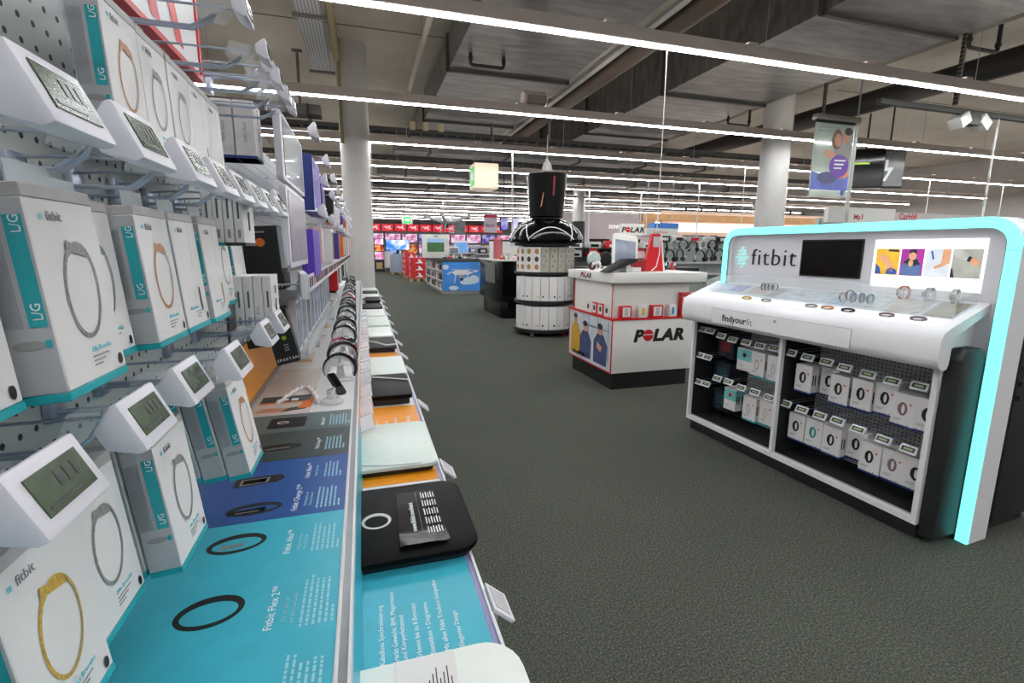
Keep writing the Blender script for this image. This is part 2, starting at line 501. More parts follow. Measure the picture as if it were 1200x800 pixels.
# slotted steel hangers
def hanger(x, y, z0, label):
    t = thing('strut_hanger', label, 'hanger', (x, y, z0))
    MB().box(-0.02, 0.02, -0.02, 0.02, 0, ZC-z0-0.01, perforated_mat('slotted_strut', (104, 100, 96), (20, 20, 20), 0.05, 0.012, 'X', 'Z')).build('strut', t)
    MB().box(-0.08, 0.08, -0.05, 0.05, ZC-z0-0.015, ZC-z0, DUCTD).build('foot_plate', t)
hanger(7.35, 4.6, 3.3, 'slotted steel hanger strut above the sensor bar')
hanger(7.9, 7.0, 3.6, 'slotted steel hanger strut beyond the poster sign')
hanger(3.5, 9.0, 3.5, 'slotted steel hanger strut by the brown pipe')
hanger(2.6, 9.9, 3.6, 'slotted steel hanger strut on the first cable ladder')
hanger(-0.9, 9.2, 3.7, 'slotted steel hanger strut left of the near column')
# hanging cords
CORD = mat('white_cord', (226, 226, 224), rough=0.5)
for (x, y, zb, r, lb) in ((2.64, 3.97, 1.62, 0.006, 'above the small lacquered counter'), (2.70, 8.77, 1.5, 0.02, 'just before the tower display'), (0.20, 8.80, 1.9, 0.006, 'close to the near column'),
        (2.95, 18.37, 2.7, 0.03, 'above the drone model'), (6.62, 13.57, 1.25, 0.025, 'beside the black sleeved column'), (8.4, 13.57, 2.3, 0.025, 'above the small red and black sign'),
        (8.66, 11.17, 1.75, 0.02, 'in front of the wood trimmed shop wall'), (7.93, 8.77, 1.75, 0.012, 'beyond the headphone wall'), (11.6, 11.17, 2.1, 0.015, 'right of the second column'), (13.55, 8.77, 2.05, 0.015, 'above the white header boards'), (16.3, 8.77, 2.1, 0.015, 'above the light framed counter corner')):
    c = MB(); c.tube([(0, 0, Z_LAMP-0.02-zb), (0.004, 0, (Z_LAMP-zb)*0.5), (0, 0, 0)], r*0.8, CORD, n=6)
    c.lathe([(r*1.3, 0), (r*1.3, 0.03)], CORD, n=8)
    tag(c.build('hanging_cord', smooth=True, loc=(x, y, zb)), 'thin white cord hanging from a light line ' + lb, 'cord', 'white hanging cords')

# ------------------------------------------------------------------ wall shelving on the near side
PEG = perforated_mat('pegboard_sheet', (186, 190, 190), (26, 26, 28), 0.03, 0.0042, 'Y', 'Z', rough=0.45)
XB = -0.40          # pegboard front
ZU, ZL = 0.92, 0.78 # upper and lower ledge
XR, XO = -0.035, 0.205
LILAC = mat('lilac_profile', (150, 146, 190), rough=0.35)
RAILG = mat('rail_grey', (150, 154, 158), rough=0.3, metal=0.4)
def shelving(y0, y1, label, riser, top):
    t = thing('shelving_unit', label, 'shelf', (0, y0, 0)); L = y1-y0
    MB().box(XB-0.03, XB, 0, L, ZU, top, PEG).build('back_panel', t)
    MB().box(XB-0.045, XB, L-0.012, L+0.012, ZU, top, GREY).build('upright', t)
    MB().box(XB-0.03, XR-0.022, 0, L, ZU-0.022, ZU, WHITE).build('upper_ledge', t)
    r = MB().box(XR-0.022, XR-0.018, 0, L, ZU-0.03, ZU+0.004, WHITE).box(XR-0.018, XR-0.006, 0, L, ZU-0.03, ZU-0.001, RAILG).box(XR-0.006, XR-0.002, 0, L, ZU-0.03, ZU+0.004, WHITE)
    r.build('front_rail', t)
    MB().prism([(XR-0.012, ZU-0.03), (XR-0.002, ZU-0.03), (XR+0.006, ZL), (XR-0.012, ZL)], 0, L, riser, 'y').build('riser', t)
    MB().box(XR-0.3, XO-0.018, 0, L, ZL-0.025, ZL, WHITE).build('lower_ledge', t)
    lr = MB().box(XO-0.018, XO-0.008, 0, L, ZL-0.03, ZL+0.002, LILAC).box(XO-0.008, XO-0.004, 0, L, ZL-0.03, ZL+0.006, WHITE).box(XO-0.004, XO, 0, L, ZL-0.03, ZL-0.002, WHITE)
    lr.build('lower_rail', t)
    MB().box(XR-0.25, XO-0.02, 0, L, 0.1, ZL-0.026, WHITE).build('cabinet_front', t, bevel=0.004)
    MB().box(XR-0.25, XO-0.06, 0, L, 0.0, 0.1, BLACK).build('kick_plate', t)
    return t
YM = 1.612
s1 = shelving(-0.6, YM, 'near shelving bay with printed teal and blue ledge panels', TEALP, 1.86)
s2 = shelving(YM, 3.7, 'second shelving bay with white ledge and wristband stands', ORANGE, 1.86)
s3 = shelving(3.7, 5.8, 'third shelving bay further along the wall', WHITE, 1.86)
s4 = shelving(5.8, 8.2, 'last shelving bay before the near column', WHITE, 1.86)

# header board above the near bay
t = thing('header_board', 'white header board with red edge and red lettering above pegboard', 'sign', (-0.372, 1.47, 1.872))
MB().box(-0.02, 0.0, -1.9, 0.0, 0, 0.55, WHITE).build('panel', t)
MB().box(-0.022, 0.004, -0.012, 0.004, -0.012, 0.56, RED).build('edge_trim', t)
MB().box(-0.022, 0.004, -1.9, -0.012, -0.012, 0.0, RED).build('edge_trim', t)
m = MB()
for k in range(7):      # red brush strokes of the header print
    y = -0.12 - k*0.13
    m.flat([(0.001, y, 0.02), (0.001, y-0.05, 0.02), (0.001, y-0.10, 0.13), (0.001, y-0.055, 0.14)], RED)
m.build('red_print', t)

# ledge prints, near bay: sheets laid on the ledge
def ring_print(m, cx, cy, rx, ry, wd, mt, z, rot=0.0, n=28, gap=0):
    """flat printed oval band (closed outline), thicker on one side"""
    A = ellipse(0, 0, rx, ry, n); B = ellipse(0, -ry*0.08, rx-wd, ry-wd*1.35, n)
    def tr(p): return (cx + p[0]*math.cos(rot) - p[1]*math.sin(rot), cy + p[0]*math.sin(rot) + p[1]*math.cos(rot), z)
    v = [tr(p) for p in A] + [tr(p) for p in B]
    m.add(v, [(i, (i+1) % n, (i+1) % n + n, i+n) for i in range(n)], mt)
TX, TY = (0, 1, 0), (-1, 0, 0)
def sheet(parent, x0, x1, y0, y1, z, mt, name='print_sheet'):
    return MB().box(x0, x1, y0, y1, z, z+0.0012, mt).build(name, parent)
YS = -0.6
def L1(y): return y - YS
zs = ZU + 0.0013
xs0, xs1 = XB+0.004, XR-0.024
p_teal = sheet(s1, xs0, xs1, 0.0, L1(0.963), ZU, TEALP)
p_blue = sheet(s1, xs0, xs1, L1(0.9635), L1(1.2475), ZU, BLUEP)
p_sl2 = sheet(s1, xs0, xs1, L1(1.248), L1(1.4495), ZU, SLATE2)
p_sl1 = sheet(s1, xs0, xs1, L1(1.45), L1(1.608), ZU, SLATE)
def micro(parent, x, y, lines, ln, dx, mt=INKL):
    m = MB(); rnd = random.Random(int(y*1000))
    for k in range(lines):
        l = ln*(0.82+0.18*rnd.random()) if k < lines-1 else ln*0.3
        yy = y
        while yy < y+l:
            wl = 0.004+0.010*rnd.random()
            m.box(x+k*dx, x+k*dx+dx*0.42, yy, min(yy+wl, y+l), zs, zs+0.0002, mt); yy += wl+0.0022
    m.build('small_print', parent)
def tracker_print(parent, x, y, rx, ry, slab=True, fat=0.0085):
    m = MB()
    ring_print(m, x, y, rx, ry, fat, INKK, zs+0.0001, rot=0.10)
    if slab:
        MB().add([(x-rx*0.55, y-ry*0.15-0.012, zs+0.0003), (x+rx*0.25, y-ry*0.15-0.006, zs+0.0003), (x+rx*0.28, y-ry*0.05, zs+0.0003), (x-rx*0.52, y-ry*0.08, zs+0.0003)], [(0,1,2,3)], PICSTEEL).build('band_display_picture', parent)
    m.build('band_picture', parent)
# teal sheet
tracker_print(p_teal, -0.238, L1(0.722), 0.046, 0.034, False)
tracker_print(p_teal, -0.240, L1(0.895), 0.048, 0.030, True)
text('Fitbit Flex 2\u2122', 0.0165, INKW, p_teal, (-0.146, L1(0.660), zs), TX, TY)
text('F\u00fcr ein aktives', 0.0085, INKL, p_teal, (-0.130, L1(0.672), zs), TX, TY)
text('und stilvolles Leben', 0.0085, INKL, p_teal, (-0.119, L1(0.664), zs), TX, TY)
micro(p_teal, -0.110, L1(0.655), 6, 0.115, 0.0085)
text('Fitbit Alta\u2122', 0.0155, INKW, p_teal, (-0.146, L1(0.838), zs), TX, TY)
text('Machen Sie Ihre', 0.008, INKL, p_teal, (-0.130, L1(0.845), zs), TX, TY)
text('Fitness Ihr Stil', 0.008, INKL, p_teal, (-0.120, L1(0.845), zs), TX, TY)
micro(p_teal, -0.111, L1(0.835), 6, 0.09, 0.0085)
micro(p_teal, -0.118, L1(0.50), 7, 0.11, 0.0085)
text('Fitbit One\u2122', 0.0155, INKW, p_teal, (-0.146, L1(0.48), zs), TX, TY)
# blue sheet
m = MB(); 
ring_print(m, -0.235, L1(1.015), 0.052, 0.024, 0.009, INKK, zs+0.0001, rot=0.06)
MB().flat([(-0.282, L1(0.997), zs+0.0003), (-0.215, L1(1.003), zs+0.0003), (-0.212, L1(1.018), zs+0.0003), (-0.280, L1(1.014), zs+0.0003)], BLACKG).build('display_picture', p_blue)
MB().flat([(-0.268, L1(1.001), zs+0.0005), (-0.225, L1(1.005), zs+0.0005), (-0.225, L1(1.008), zs+0.0005), (-0.268, L1(1.004), zs+0.0005)], PICSTEEL).build('display_picture', p_blue)
m.build('band_picture', p_blue)
MB().flat([(-0.30, L1(1.120), zs+0.0001), (-0.212, L1(1.128), zs+0.0001), (-0.195, L1(1.145), zs+0.0001), (-0.205, L1(1.168), zs+0.0001), (-0.30, L1(1.165), zs+0.0001)], INKK).build('display_picture', p_blue)
MB().flat([(-0.288, L1(1.127), zs+0.0003), (-0.230, L1(1.132), zs+0.0003), (-0.228, L1(1.158), zs+0.0003), (-0.288, L1(1.156), zs+0.0003)], PICSTEEL).build('display_picture', p_blue)
MB().flat([(-0.283, L1(1.131), zs+0.0005), (-0.236, L1(1.135), zs+0.0005), (-0.234, L1(1.154), zs+0.0005), (-0.283, L1(1.152), zs+0.0005)], BLACKG).build('display_picture', p_blue)
text('Fitbit Charge 2\u2122', 0.0165, INKW, p_blue, (-0.152, L1(0.985), zs), TX, TY)
text('Herzfrequenz und', 0.008, INKL, p_blue, (-0.136, L1(1.0), zs), TX, TY)
text('Fitness Armband', 0.008, INKL, p_blue, (-0.126, L1(1.0), zs), TX, TY)
micro(p_blue, -0.116, L1(0.985), 6, 0.10, 0.0085)
text('Fitbit Blaze\u2122', 0.015, INKW, p_blue, (-0.142, L1(1.13), zs), TX, TY)
text('Smart Fitness Uhr', 0.008, INKL, p_blue, (-0.126, L1(1.135), zs), TX, TY)
micro(p_blue, -0.110, L1(1.125), 5, 0.09, 0.0085)
text('Aktives Leben', 0.013, INKW, p_blue, (-0.345, L1(1.0), zs), TX, TY)
# slate sheets
m = MB(); ring_print(m, -0.235, L1(1.335), 0.055, 0.022, 0.014, INKK, zs+0.0001, rot=0.06)
MB().flat([(-0.27, L1(1.322), zs+0.0003), (-0.21, L1(1.327), zs+0.0003), (-0.21, L1(1.332), zs+0.0003), (-0.27, L1(1.327), zs+0.0003)], PICSTEEL).build('display_picture', p_sl2)
m.build('band_picture', p_sl2)
text('Fitbit Surge\u2122', 0.014, INKW, p_sl2, (-0.135, L1(1.30), zs), TX, TY)
micro(p_sl2, -0.12, L1(1.29), 6, 0.10, 0.009)
m = MB(); m.prism(rrect(-0.295, -0.19, L1(1.485), L1(1.575), 0.01), zs, zs+0.0003, INKK, 'z')
m.build('scale_picture', p_sl1)
m = MB(); ring_print(m, -0.255, L1(1.53), 0.016, 0.011, 0.003, INKW, zs+0.0008); m.build('dial_picture', p_sl1)
text('Fitbit Aria\u2122', 0.014, INKW, p_sl1, (-0.135, L1(1.48), zs), TX, TY)
micro(p_sl1, -0.12, L1(1.475), 7, 0.10, 0.009)

# ------------------------------------------------------------------ hooks with electronic price tags
def make_tag(root, x, z, k=1.0, name='price_tag', lit=None, tilt=0.42):
    """white wedge-shaped electronic price tag at the wire's end; face looks out and up"""
    T = Matrix.Translation((x, 0, z)) @ Matrix.Rotation(-tilt, 4, 'Y')
    b = MB(); W = 0.046*k; H = 0.030*k
    b.prism([(-0.034*k, -0.012*k), (-0.034*k, 0.012*k), (-0.008*k, H), (0, H), (0, -H), (-0.010*k, -H)], -W, W, WPLAST, 'y', T)
    o = b.build(name, root, bevel=0.003*k)
    MB().box(0.0002, 0.0012, -W*0.72, W*0.72, -H*0.55, H*0.62, LCD, T).build('screen', o)
    d = MB()
    for j in range(3):
        y = -W*0.1 + j*W*0.24
        d.box(0.0013, 0.0016, y, y+W*0.15, -H*0.05, H*0.4, LCDT, T)
    d.box(0.0013, 0.0016, -W*0.6, W*0.3, -H*0.4, -H*0.3, LCDT, T)
    d.build('digits', o)
    return o
def make_hook(length, tagk=1.0, name='display_hook', tilt=0.42):
    t = thing(name, 'x', 'hook')
    m = MB()
    for s in (-0.006, 0.006):
        m.tube([(0.001, s, -0.008), (length*0.8, s, -0.008), (length*0.93, s, 0.006), (length*0.965, s*0.6, 0.014)], 0.0024, STEEL, n=6)
    m.tube([(length*0.965, -0.0036, 0.014), (length*0.985, 0, 0.018), (length*0.965, 0.0036, 0.014)], 0.0024, STEEL, n=6)
    m.build('prong', t, smooth=True)
    MB().tube([(0.001, 0, 0.022), (length*0.3, 0, 0.026), (length+0.01, 0, 0.026)], 0.002, STEEL, n=6).build('tag_wire', t, smooth=True)
    MB().box(0, 0.012, -0.016, 0.016, -0.02, 0.03, STEEL).build('base_plate', t, bevel=0.002)
    MB().prism([(length-0.03, 0.012), (length+0.005, 0.008), (length+0.02, 0.03), (length-0.02, 0.036)], -0.02, 0.02, CLEAR, 'y').build('clip', t)
    make_tag(t, length+0.045, 0.026, tagk, tilt=tilt)
    return Proto(t)
H20, H16, H24 = make_hook(0.155, 0.92), make_hook(0.125, 0.95), make_hook(0.195, 0.6, tilt=0.1)

# ------------------------------------------------------------------ boxed bracelets
BW, BH, BD = 0.106, 0.186, 0.037
def make_box(pic, size='L/G', wd=BW, ht=BH, dp=BD, band=TEAL, long=False, style=0, side_mat=None):
    t = thing('watch_strap_box', 'x', 'box')
    b = MB()
    b.box(-dp, 0, -wd/2, wd/2, 0.008, ht-0.012, CARD)
    o = b.build('carton', t, bevel=0.0012, seg=1)
    sm = side_mat or CARDG
    MB().box(-dp+0.001, -0.001, -wd/2-0.0006, -wd/2+0.0006, 0.009, ht-0.013, sm).build('side_print', t)
    MB().box(-dp, 0.0006, -wd/2-0.0006, wd/2+0.0006, 0, 0.008, band).build('bottom_band', t, bevel=0.0008, seg=1)
    MB().box(-dp, 0, -wd/2, wd/2, ht-0.012, ht, mat('carton_top', (184, 180, 180), rough=0.5)).build('lid_strip', t, bevel=0.001, seg=1)
    MB().box(-dp*0.52, -dp*0.48, -wd*0.3, wd*0.3, ht, ht+0.022, CLEARD).build('hang_tab', t)
    # printed bracelet
    m = MB(); n = 30
    if not long:
        cy, cz, ry, rz = 0.004, ht*0.50, wd*0.27, ht*0.245
        def P(tt, q): return (0.0008+0.0004*(q < 1), cy + ry*q*math.cos(tt)*1.0 + 0.004*math.sin(tt), cz + rz*q*math.sin(tt))
        v = []; f = []
        for i in range(n):
            tt = 2*PI*i/n
            wk = 0.90 if math.sin(tt) < 0.78 else 0.86
            v += [P(tt, 1.0), P(tt, wk)]
        for i in range(n):
            j = (i+1) % n; f.append((2*i, 2*j, 2*j+1, 2*i+1))
        m.add(v, f, pic)
        m.flat([(0.0013, cy-ry*0.52, cz+rz*0.82), (0.0013, cy+ry*0.62, cz+rz*0.66), (0.0013, cy+ry*0.66, cz+rz*0.84), (0.0013, cy-ry*0.46, cz+rz*1.02)], pic)
    else:
        m.add([(0.001, wd*0.12+q*0.0012, ht*zz) for zz in (0.62, 0.95) for q in (-0.6, 0.6)], [(0, 1, 3, 2)], CARDG)
        ring = ellipse(wd*0.12, ht*0.58, 0.006, ht*0.04, 14); ring2 = ellipse(wd*0.12, ht*0.58, 0.0048, ht*0.036, 14)
        m.add([(0.001, a, b2) for a, b2 in ring] + [(0.001, a, b2) for a, b2 in ring2], [(i, (i+1) % 14, (i+1) % 14+14, i+14) for i in range(14)], CARDG)
        MB().flat([(0.0012, wd*0.18, ht*0.16), (0.0012, wd*0.23, ht*0.16), (0.0012, wd*0.23, ht*0.36), (0.0012, wd*0.18, ht*0.36)], pic).build('pendant_picture', t)
    m.build('bracelet_picture', t)
    # front print
    d = MB()
    for (a, b2) in ((0, 0), (1, 0), (-1, 0), (0, 1), (0, -1), (1, 1), (-1, -1), (1, -1), (-1, 1)):
        q = 0.0017; d.box(0.0004, 0.0009, -wd*0.33+a*q-0.0006, -wd*0.33+a*q+0.0006, ht*0.855+b2*q-0.0006, ht*0.855+b2*q+0.0006, INKT)
    d.build('logo_dots', t)
    text('fitbit', 0.012, INKG, t, (0.0006, -wd*0.26, ht*0.838), (0, 1, 0), (0, 0, 1))
    text('Alta Bracelet', 0.0068, INKT, t, (0.0006, -wd*0.05 if not long else -wd*0.3, ht*0.185), (0, 1, 0), (0, 0, 1))
    d = MB()
    for k in range(3):
        d.box(0.0004, 0.0009, -wd*0.05, wd*(0.22-0.07*k), ht*(0.155-0.022*k), ht*(0.155-0.022*k)+0.0014, INKG)
    d.build('front_small_print', t)
    e = ellipse(wd*0.40, 0.018, 0.004, 0.006, 10)
    MB().flat([(0.001, a, b2) for a, b2 in e], INKK).build('app_badge', t)
    # side print: teal size stripe and grip icon
    y = -wd/2-0.0012
    MB().box(-dp*0.42, -dp*0.08, y, y+0.0005, ht*0.36, ht*0.86, TEAL).build('size_stripe', t)
    text(size, 0.010, INKW, t, (-dp*0.13, y-0.0003, ht*0.78), (0, 0, 1), (-1, 0, 0))
    text(size, 0.010, INKW, t, (-dp*0.13, y-0.0003, ht*0.39), (0, 0, 1), (-1, 0, 0))
    d = MB()
    d.flat([(-dp*0.72+a, y-0.0002, ht*0.28+c) for a, c in ellipse(0.008, 0, 0.012, 0.004, 12)], mat('printed_hand', (150, 150, 148), rough=0.6))
    d.box(-dp*0.2, -dp*0.08, y-0.0003, y, ht*0.265, ht*0.30, TEAL)
    d.build('size_icon', t)
    d = MB()
    for k in range(9):
        d.box(-dp*0.92+k*0.0017, -dp*0.92+k*0.0017+0.0007, y-0.0002, y, ht*0.36, ht*0.84, INKG)
    d.build('side_small_print', t)
    return Proto(t)
BX = {'steel': make_box(PICSTEEL), 'rose': make_box(PICROSE), 'gold': make_box(PICGOLD), 'steels': make_box(PICSTEEL, 'S/P'), 'roses': make_box(PICROSE, 'S/P'),
      'longk': make_box(INKK, long=True), 'longg': make_box(PICGOLD, long=True)}
NAMEP = {'steel': 'silver bangle, L stripe', 'steels': 'silver bangle, S stripe', 'rose': 'rose gold bangle', 'roses': 'rose gold bangle, S stripe', 'gold': 'yellow gold bangle', 'longk': 'black pendant', 'longg': 'gold pendant'}
HY = {1: [0.62, 0.80, 0.938, 1.117, 1.27, 1.398, 1.50], 2: [0.30, 0.448, 0.584, 0.737, 0.867, 0.99, 1.12, 1.26, 1.42], 3: [0.29, 0.43, 0.592, 0.743, 0.862, 1.132, 1.302]}
TILT = {1: 0.03, 2: 0.075, 3: 0.10}
def rack(row, z, hooks):
    """hooks: (y, front x, kinds front to back, hook proto)"""
    rw = {1: 'top', 2: 'middle', 3: 'lowest'}[row]
    for i, (y, xf, kinds, hp) in enumerate(hooks):
        if hp: hp.put((XB, HY[row][i] if i < len(HY[row]) else y, z+BH+0.028), 'wire hook with price tag in the %s pegboard row, %s from the camera' % (rw, ORD[i]), group='pegboard hooks')
        for k, kd in enumerate(kinds):
            where = 'in front' if k == 0 else '%s behind the front one' % ORD[k-1]
            BX[kd].put((xf-k*(BD+0.0035), y, z), rot=(0, -TILT[row]*(1.6 if len(kinds) > 2 else 1), 0.01*math.sin(i*3)), label='white box, %s, %s row, %s hook, %s' % (NAMEP[kd], rw, ORD[i], where), group='boxed bracelets on the pegboard')
rack(3, 1.03, [(0.335, -0.262, ['steel'], H16), (0.462, -0.257, ['gold', 'gold'], H16), (0.590, -0.277, ['steel'], H16), (0.716, -0.243, ['steel', 'steel'], H16), (0.985, -0.215, ['rose', 'rose', 'rose'], H20), (1.13, -0.3, [], H20), (1.26, -0.3, [], H20)])
rack(2, 1.316, [(0.425, -0.272, ['steel', 'steel'], H20), (0.548, -0.249, ['steel', 'steel'], H20), (0.665, -0.285, ['steels'], H20), (0.782, -0.262, ['rose'], H20), (0.898, -0.262, ['longk'], H20), (1.012, -0.256, ['longg'], H20), (1.13, -0.3, ['longk', 'longk'], H20), (1.26, -0.3, ['steels'], H20), (1.4, -0.3, ['longk'], H20)])
rack(1, 1.586, [(0.60, -0.30, [], H24), (0.832, -0.298, ['rose'], H24), (0.945, -0.300, ['steel'], H24), (1.058, -0.300, ['steels'], H24), (1.171, -0.302, ['longk'], H24), (1.284, -0.304, ['longg'], H24), (1.40, -0.31, [], H24)])

# ------------------------------------------------------------------ second bay and beyond: boxes, shelf, phones
def small_box(name, label, cat, x, y, z, wd, ht, dp, body, face=None, extra=None, band=None, group=None, rz=0.0):
    """carton facing the aisle: origin at front bottom centre"""
    t = thing(name, label, cat, (x, y, z), rz, group)
    MB().box(-dp, 0, -wd/2, wd/2, 0, ht, body).build('carton', t, bevel=0.0015, seg=1)
    if face: MB().box(0.0002, 0.0010, -wd*0.42, wd*0.42, ht*0.08, ht*0.92, face).build('front_print', t)
    if band: MB().box(-dp-0.0004, 0.0012, -wd/2-0.0006, wd/2+0.0006, 0, ht*0.05, band).build('bottom_band', t)
    if extra: extra(t, wd, ht, dp)
    return t
# white cartons stacked on the top hooks of the second bay
def ex_vert(txt, mt=INKG):
    def f(t, wd, ht, dp):
        text(txt, 0.022, mt, t, (0.0012, 0.006, ht*0.35), (0, 0, 1), (0, -1, 0))
        text(txt, 0.0135, mt, t, (-dp*0.42, -wd/2-0.0004, ht*0.28), (0, 0, 1), (-1, 0, 0))
    return f
for k in range(2):
    small_box('smartwatch_carton', 'tall white carton with navy base on the top hooks, %s' % ['outer one', 'inner one'][k], 'box', -0.283-0.056*k, 1.655, 1.702, 0.10, 0.158, 0.053, CARD, band=NAVYC, extra=ex_vert('fitbit blaze'), group='tall white cartons on the top hooks')
def ex_slots(t, wd, ht, dp):
    d = MB()
    for (a, b) in ((0.25, 0.55), (0.65, 0.80)):
        d.box(0.0004, 0.0012, -wd*0.06, wd*0.06, ht*a, ht*b, INKK)
    d.box(-dp*0.58, -dp*0.38, -wd/2-0.0008, -wd/2, ht*0.42, ht*0.72, mat('grey_slot', (90, 90, 92), rough=0.5))
    d.box(-dp*0.65, -dp*0.35, -wd/2-0.0008, -wd/2, ht*0.12, ht*0.25, INKG)
    d.build('band_picture', t)['kind'] = 'stuff'
for k in range(4):      # slim cartons hung one behind the other, flanks to the camera
    small_box('slim_strap_box', 'slim white strap box with dark band pictures, middle row, %s from the front' % ORD[k], 'box', -0.228-0.0185*k, 1.15, 1.452, 0.10, 0.128, 0.0172, CARD, band=TEAL if k > 1 else BLACK, extra=ex_slots, group='slim strap boxes on the middle row')
for k in range(4):
    small_box('slim_strap_box', 'slim white strap box under the black cartons, %s from the front' % ORD[k], 'box', -0.222-0.0215*k, 1.36, 1.245, 0.10, 0.135, 0.020, CARD, extra=ex_slots if k != 1 else ex_vert('Alta'), group='slim strap boxes on the lower row')
# black sports watch cartons: the flank towards the camera carries the print
MATB = mat('black_card', (20, 20, 21), rough=0.5)
def flank(t, wd, m, pts, d=0.0008, name='flank_print'):
    y = -wd/2-d
    MB().prism(pts, y-0.0003, y, m, 'y').build(name, t)
def ex_dot(t, wd, ht, dp):
    flank(t, wd, mat('orange_disc', (222, 112, 40), rough=0.5, var=0.2, scale=120), ellipse(-dp*0.5, ht*0.66, dp*0.13, dp*0.13, 20), name='orange_disc')
    flank(t, wd, INKG, [(-dp*0.7, ht*0.86), (-dp*0.35, ht*0.86), (-dp*0.35, ht*0.89), (-dp*0.7, ht*0.89)])
    MB().box(0.0004, 0.012, -wd*0.42, wd*0.42, ht*0.1, ht*0.97, CLEARD).build('clear_cover', t)
def ex_word(t, wd, ht, dp):
    text('SPARTAN', dp*0.19, INKW, t, (-dp*0.95, -wd/2-0.0008, ht*0.06), (1, 0, 0), (0, 0, 1), space=1.2)
def ex_word2(t, wd, ht, dp):
    ex_word(t, wd, ht, dp)
    flank(t, wd, RED, [(-dp*0.62, ht*0.72), (-dp*0.15, ht*0.72), (-dp*0.15, ht*0.77), (-dp*0.62, ht*0.77)])
    flank(t, wd, mat('orange_ink', (230, 96, 44), rough=0.5), [(-dp*0.62, ht*0.62), (-dp*0.15, ht*0.62), (-dp*0.15, ht*0.67), (-dp*0.62, ht*0.67)])
    flank(t, wd, mat('lime_ink', (150, 190, 40), rough=0.5), ellipse(-dp*0.4, ht*0.48, dp*0.10, ht*0.04, 14), name='lime_badge')
    for k in range(3): flank(t, wd, INKG, [(-dp*0.5, ht*(0.34-k*0.05)), (-dp*0.3, ht*(0.34-k*0.05)), (-dp*0.3, ht*(0.36-k*0.05)), (-dp*0.5, ht*(0.36-k*0.05))])
small_box('sports_watch_carton', 'black carton with an orange disc on the second bay', 'box', -0.238, 1.66, 1.372, 0.12, 0.142, 0.098, MATB, extra=ex_dot).rotation_euler = (0, -0.05, 0)
small_box('sports_watch_carton', 'black carton with white capitals along its foot, under the fan tag', 'box', -0.232, 1.66, 1.322, 0.12, 0.048, 0.085, MATB, extra=lambda t, wd, ht, dp: text('SPARTAN', 0.0155, INKW, t, (-dp*0.95, -wd/2-0.0008, ht*0.15), (1, 0, 0), (0, 0, 1), space=1.2))
small_box('sports_watch_carton', 'black carton with red stripes and lime badge above the orange panel', 'box', -0.208, 1.65, 1.098, 0.10, 0.17, 0.068, MATB, extra=ex_word2).rotation_euler = (0, -0.2, 0.1)
small_box('sports_watch_carton', 'plain black carton tucked behind the red striped carton', 'box', -0.285, 1.68, 1.145, 0.10, 0.11, 0.07, MATB).rotation_euler = (0, -0.15, 0)
for k, y in enumerate((1.62, 1.72, 1.82)):
    H16.put((XB, y, 1.565), 'wire hook above the black cartons, %s of three' % ORD[k], group='hooks of the second bay')
for k, y in enumerate((1.50, 1.63)):
    H20.put((XB, y, 1.895), 'wire hook above the tall white cartons, %s of two' % ORD[k], group='hooks of the second bay')
# orange panel standing at the back of the ledge
t = thing('orange_panel', 'orange printed panel standing at the back of the second bay', 'panel', (XB+0.012, 1.40, ZU+0.001))
MB().box(-0.008, 0, 0, 1.6, 0.012, 0.21, ORANGE).build('sheet', t)
MB().box(-0.012, 0.016, 0, 2.2, 0, 0.012, RAILG).build('foot_rail', t)
for k in range(5):
    MB().box(0.001, 0.002, 0.24+k*0.012, 0.24+k*0.012+0.006, 0.03, 0.13-0.012*k, INKW).build('caption_bar', t)
# framed tablets standing proud of the hooks
def tablet(y, z, wd, ht, x, label, tintc):
    t = thing('framed_picture', label, 'frame', (x, y, z))
    MB().prism(rrect(-wd/2, wd/2, 0, ht, 0.012), -0.02, 0, WPLAST, 'x').build('frame', t)
    MB().box(0.0004, 0.002, -wd*0.43, wd*0.43, ht*0.07, ht*0.95, tintc).build('glass_print', t)
GLASSP = mat('mauve_print', (150, 140, 156), rough=0.35, var=0.18, scale=8, coat=0.0)
GLASSG = mat('grey_glass_print', (118, 120, 118), rough=0.35, var=0.15, scale=8, coat=0.4)
tablet(1.90, 1.385, 0.50, 0.255, -0.218, 'white framed mauve picture in front of the hooks', GLASSP)
tablet(1.92, 1.655, 0.56, 0.20, -0.220, 'white framed grey picture above the mauve one', GLASSG)
tablet(3.30, 1.40, 0.36, 0.26, -0.235, 'white framed grey picture beyond the purple card', GLASSP)
tablet(3.45, 1.70, 0.36, 0.20, -0.235, 'small grey framed picture high on the second bay', GLASSG)
PURP = mat('purple_card', (96, 64, 186), rough=0.5)
small_box('purple_box', 'purple card box standing behind the mauve picture', 'box', -0.195, 2.33, 1.325, 0.30, 0.20, 0.05, PURP)
small_box('purple_box', 'purple box with navy and white border high on the wall', 'box', -0.19, 2.45, 1.60, 0.36, 0.24, 0.05, NAVYC, face=PURP, extra=lambda t, wd, ht, dp: MB().box(0.0001, 0.0006, -wd*0.46, wd*0.46, ht*0.05, ht*0.95, INKW).build('white_border', t))
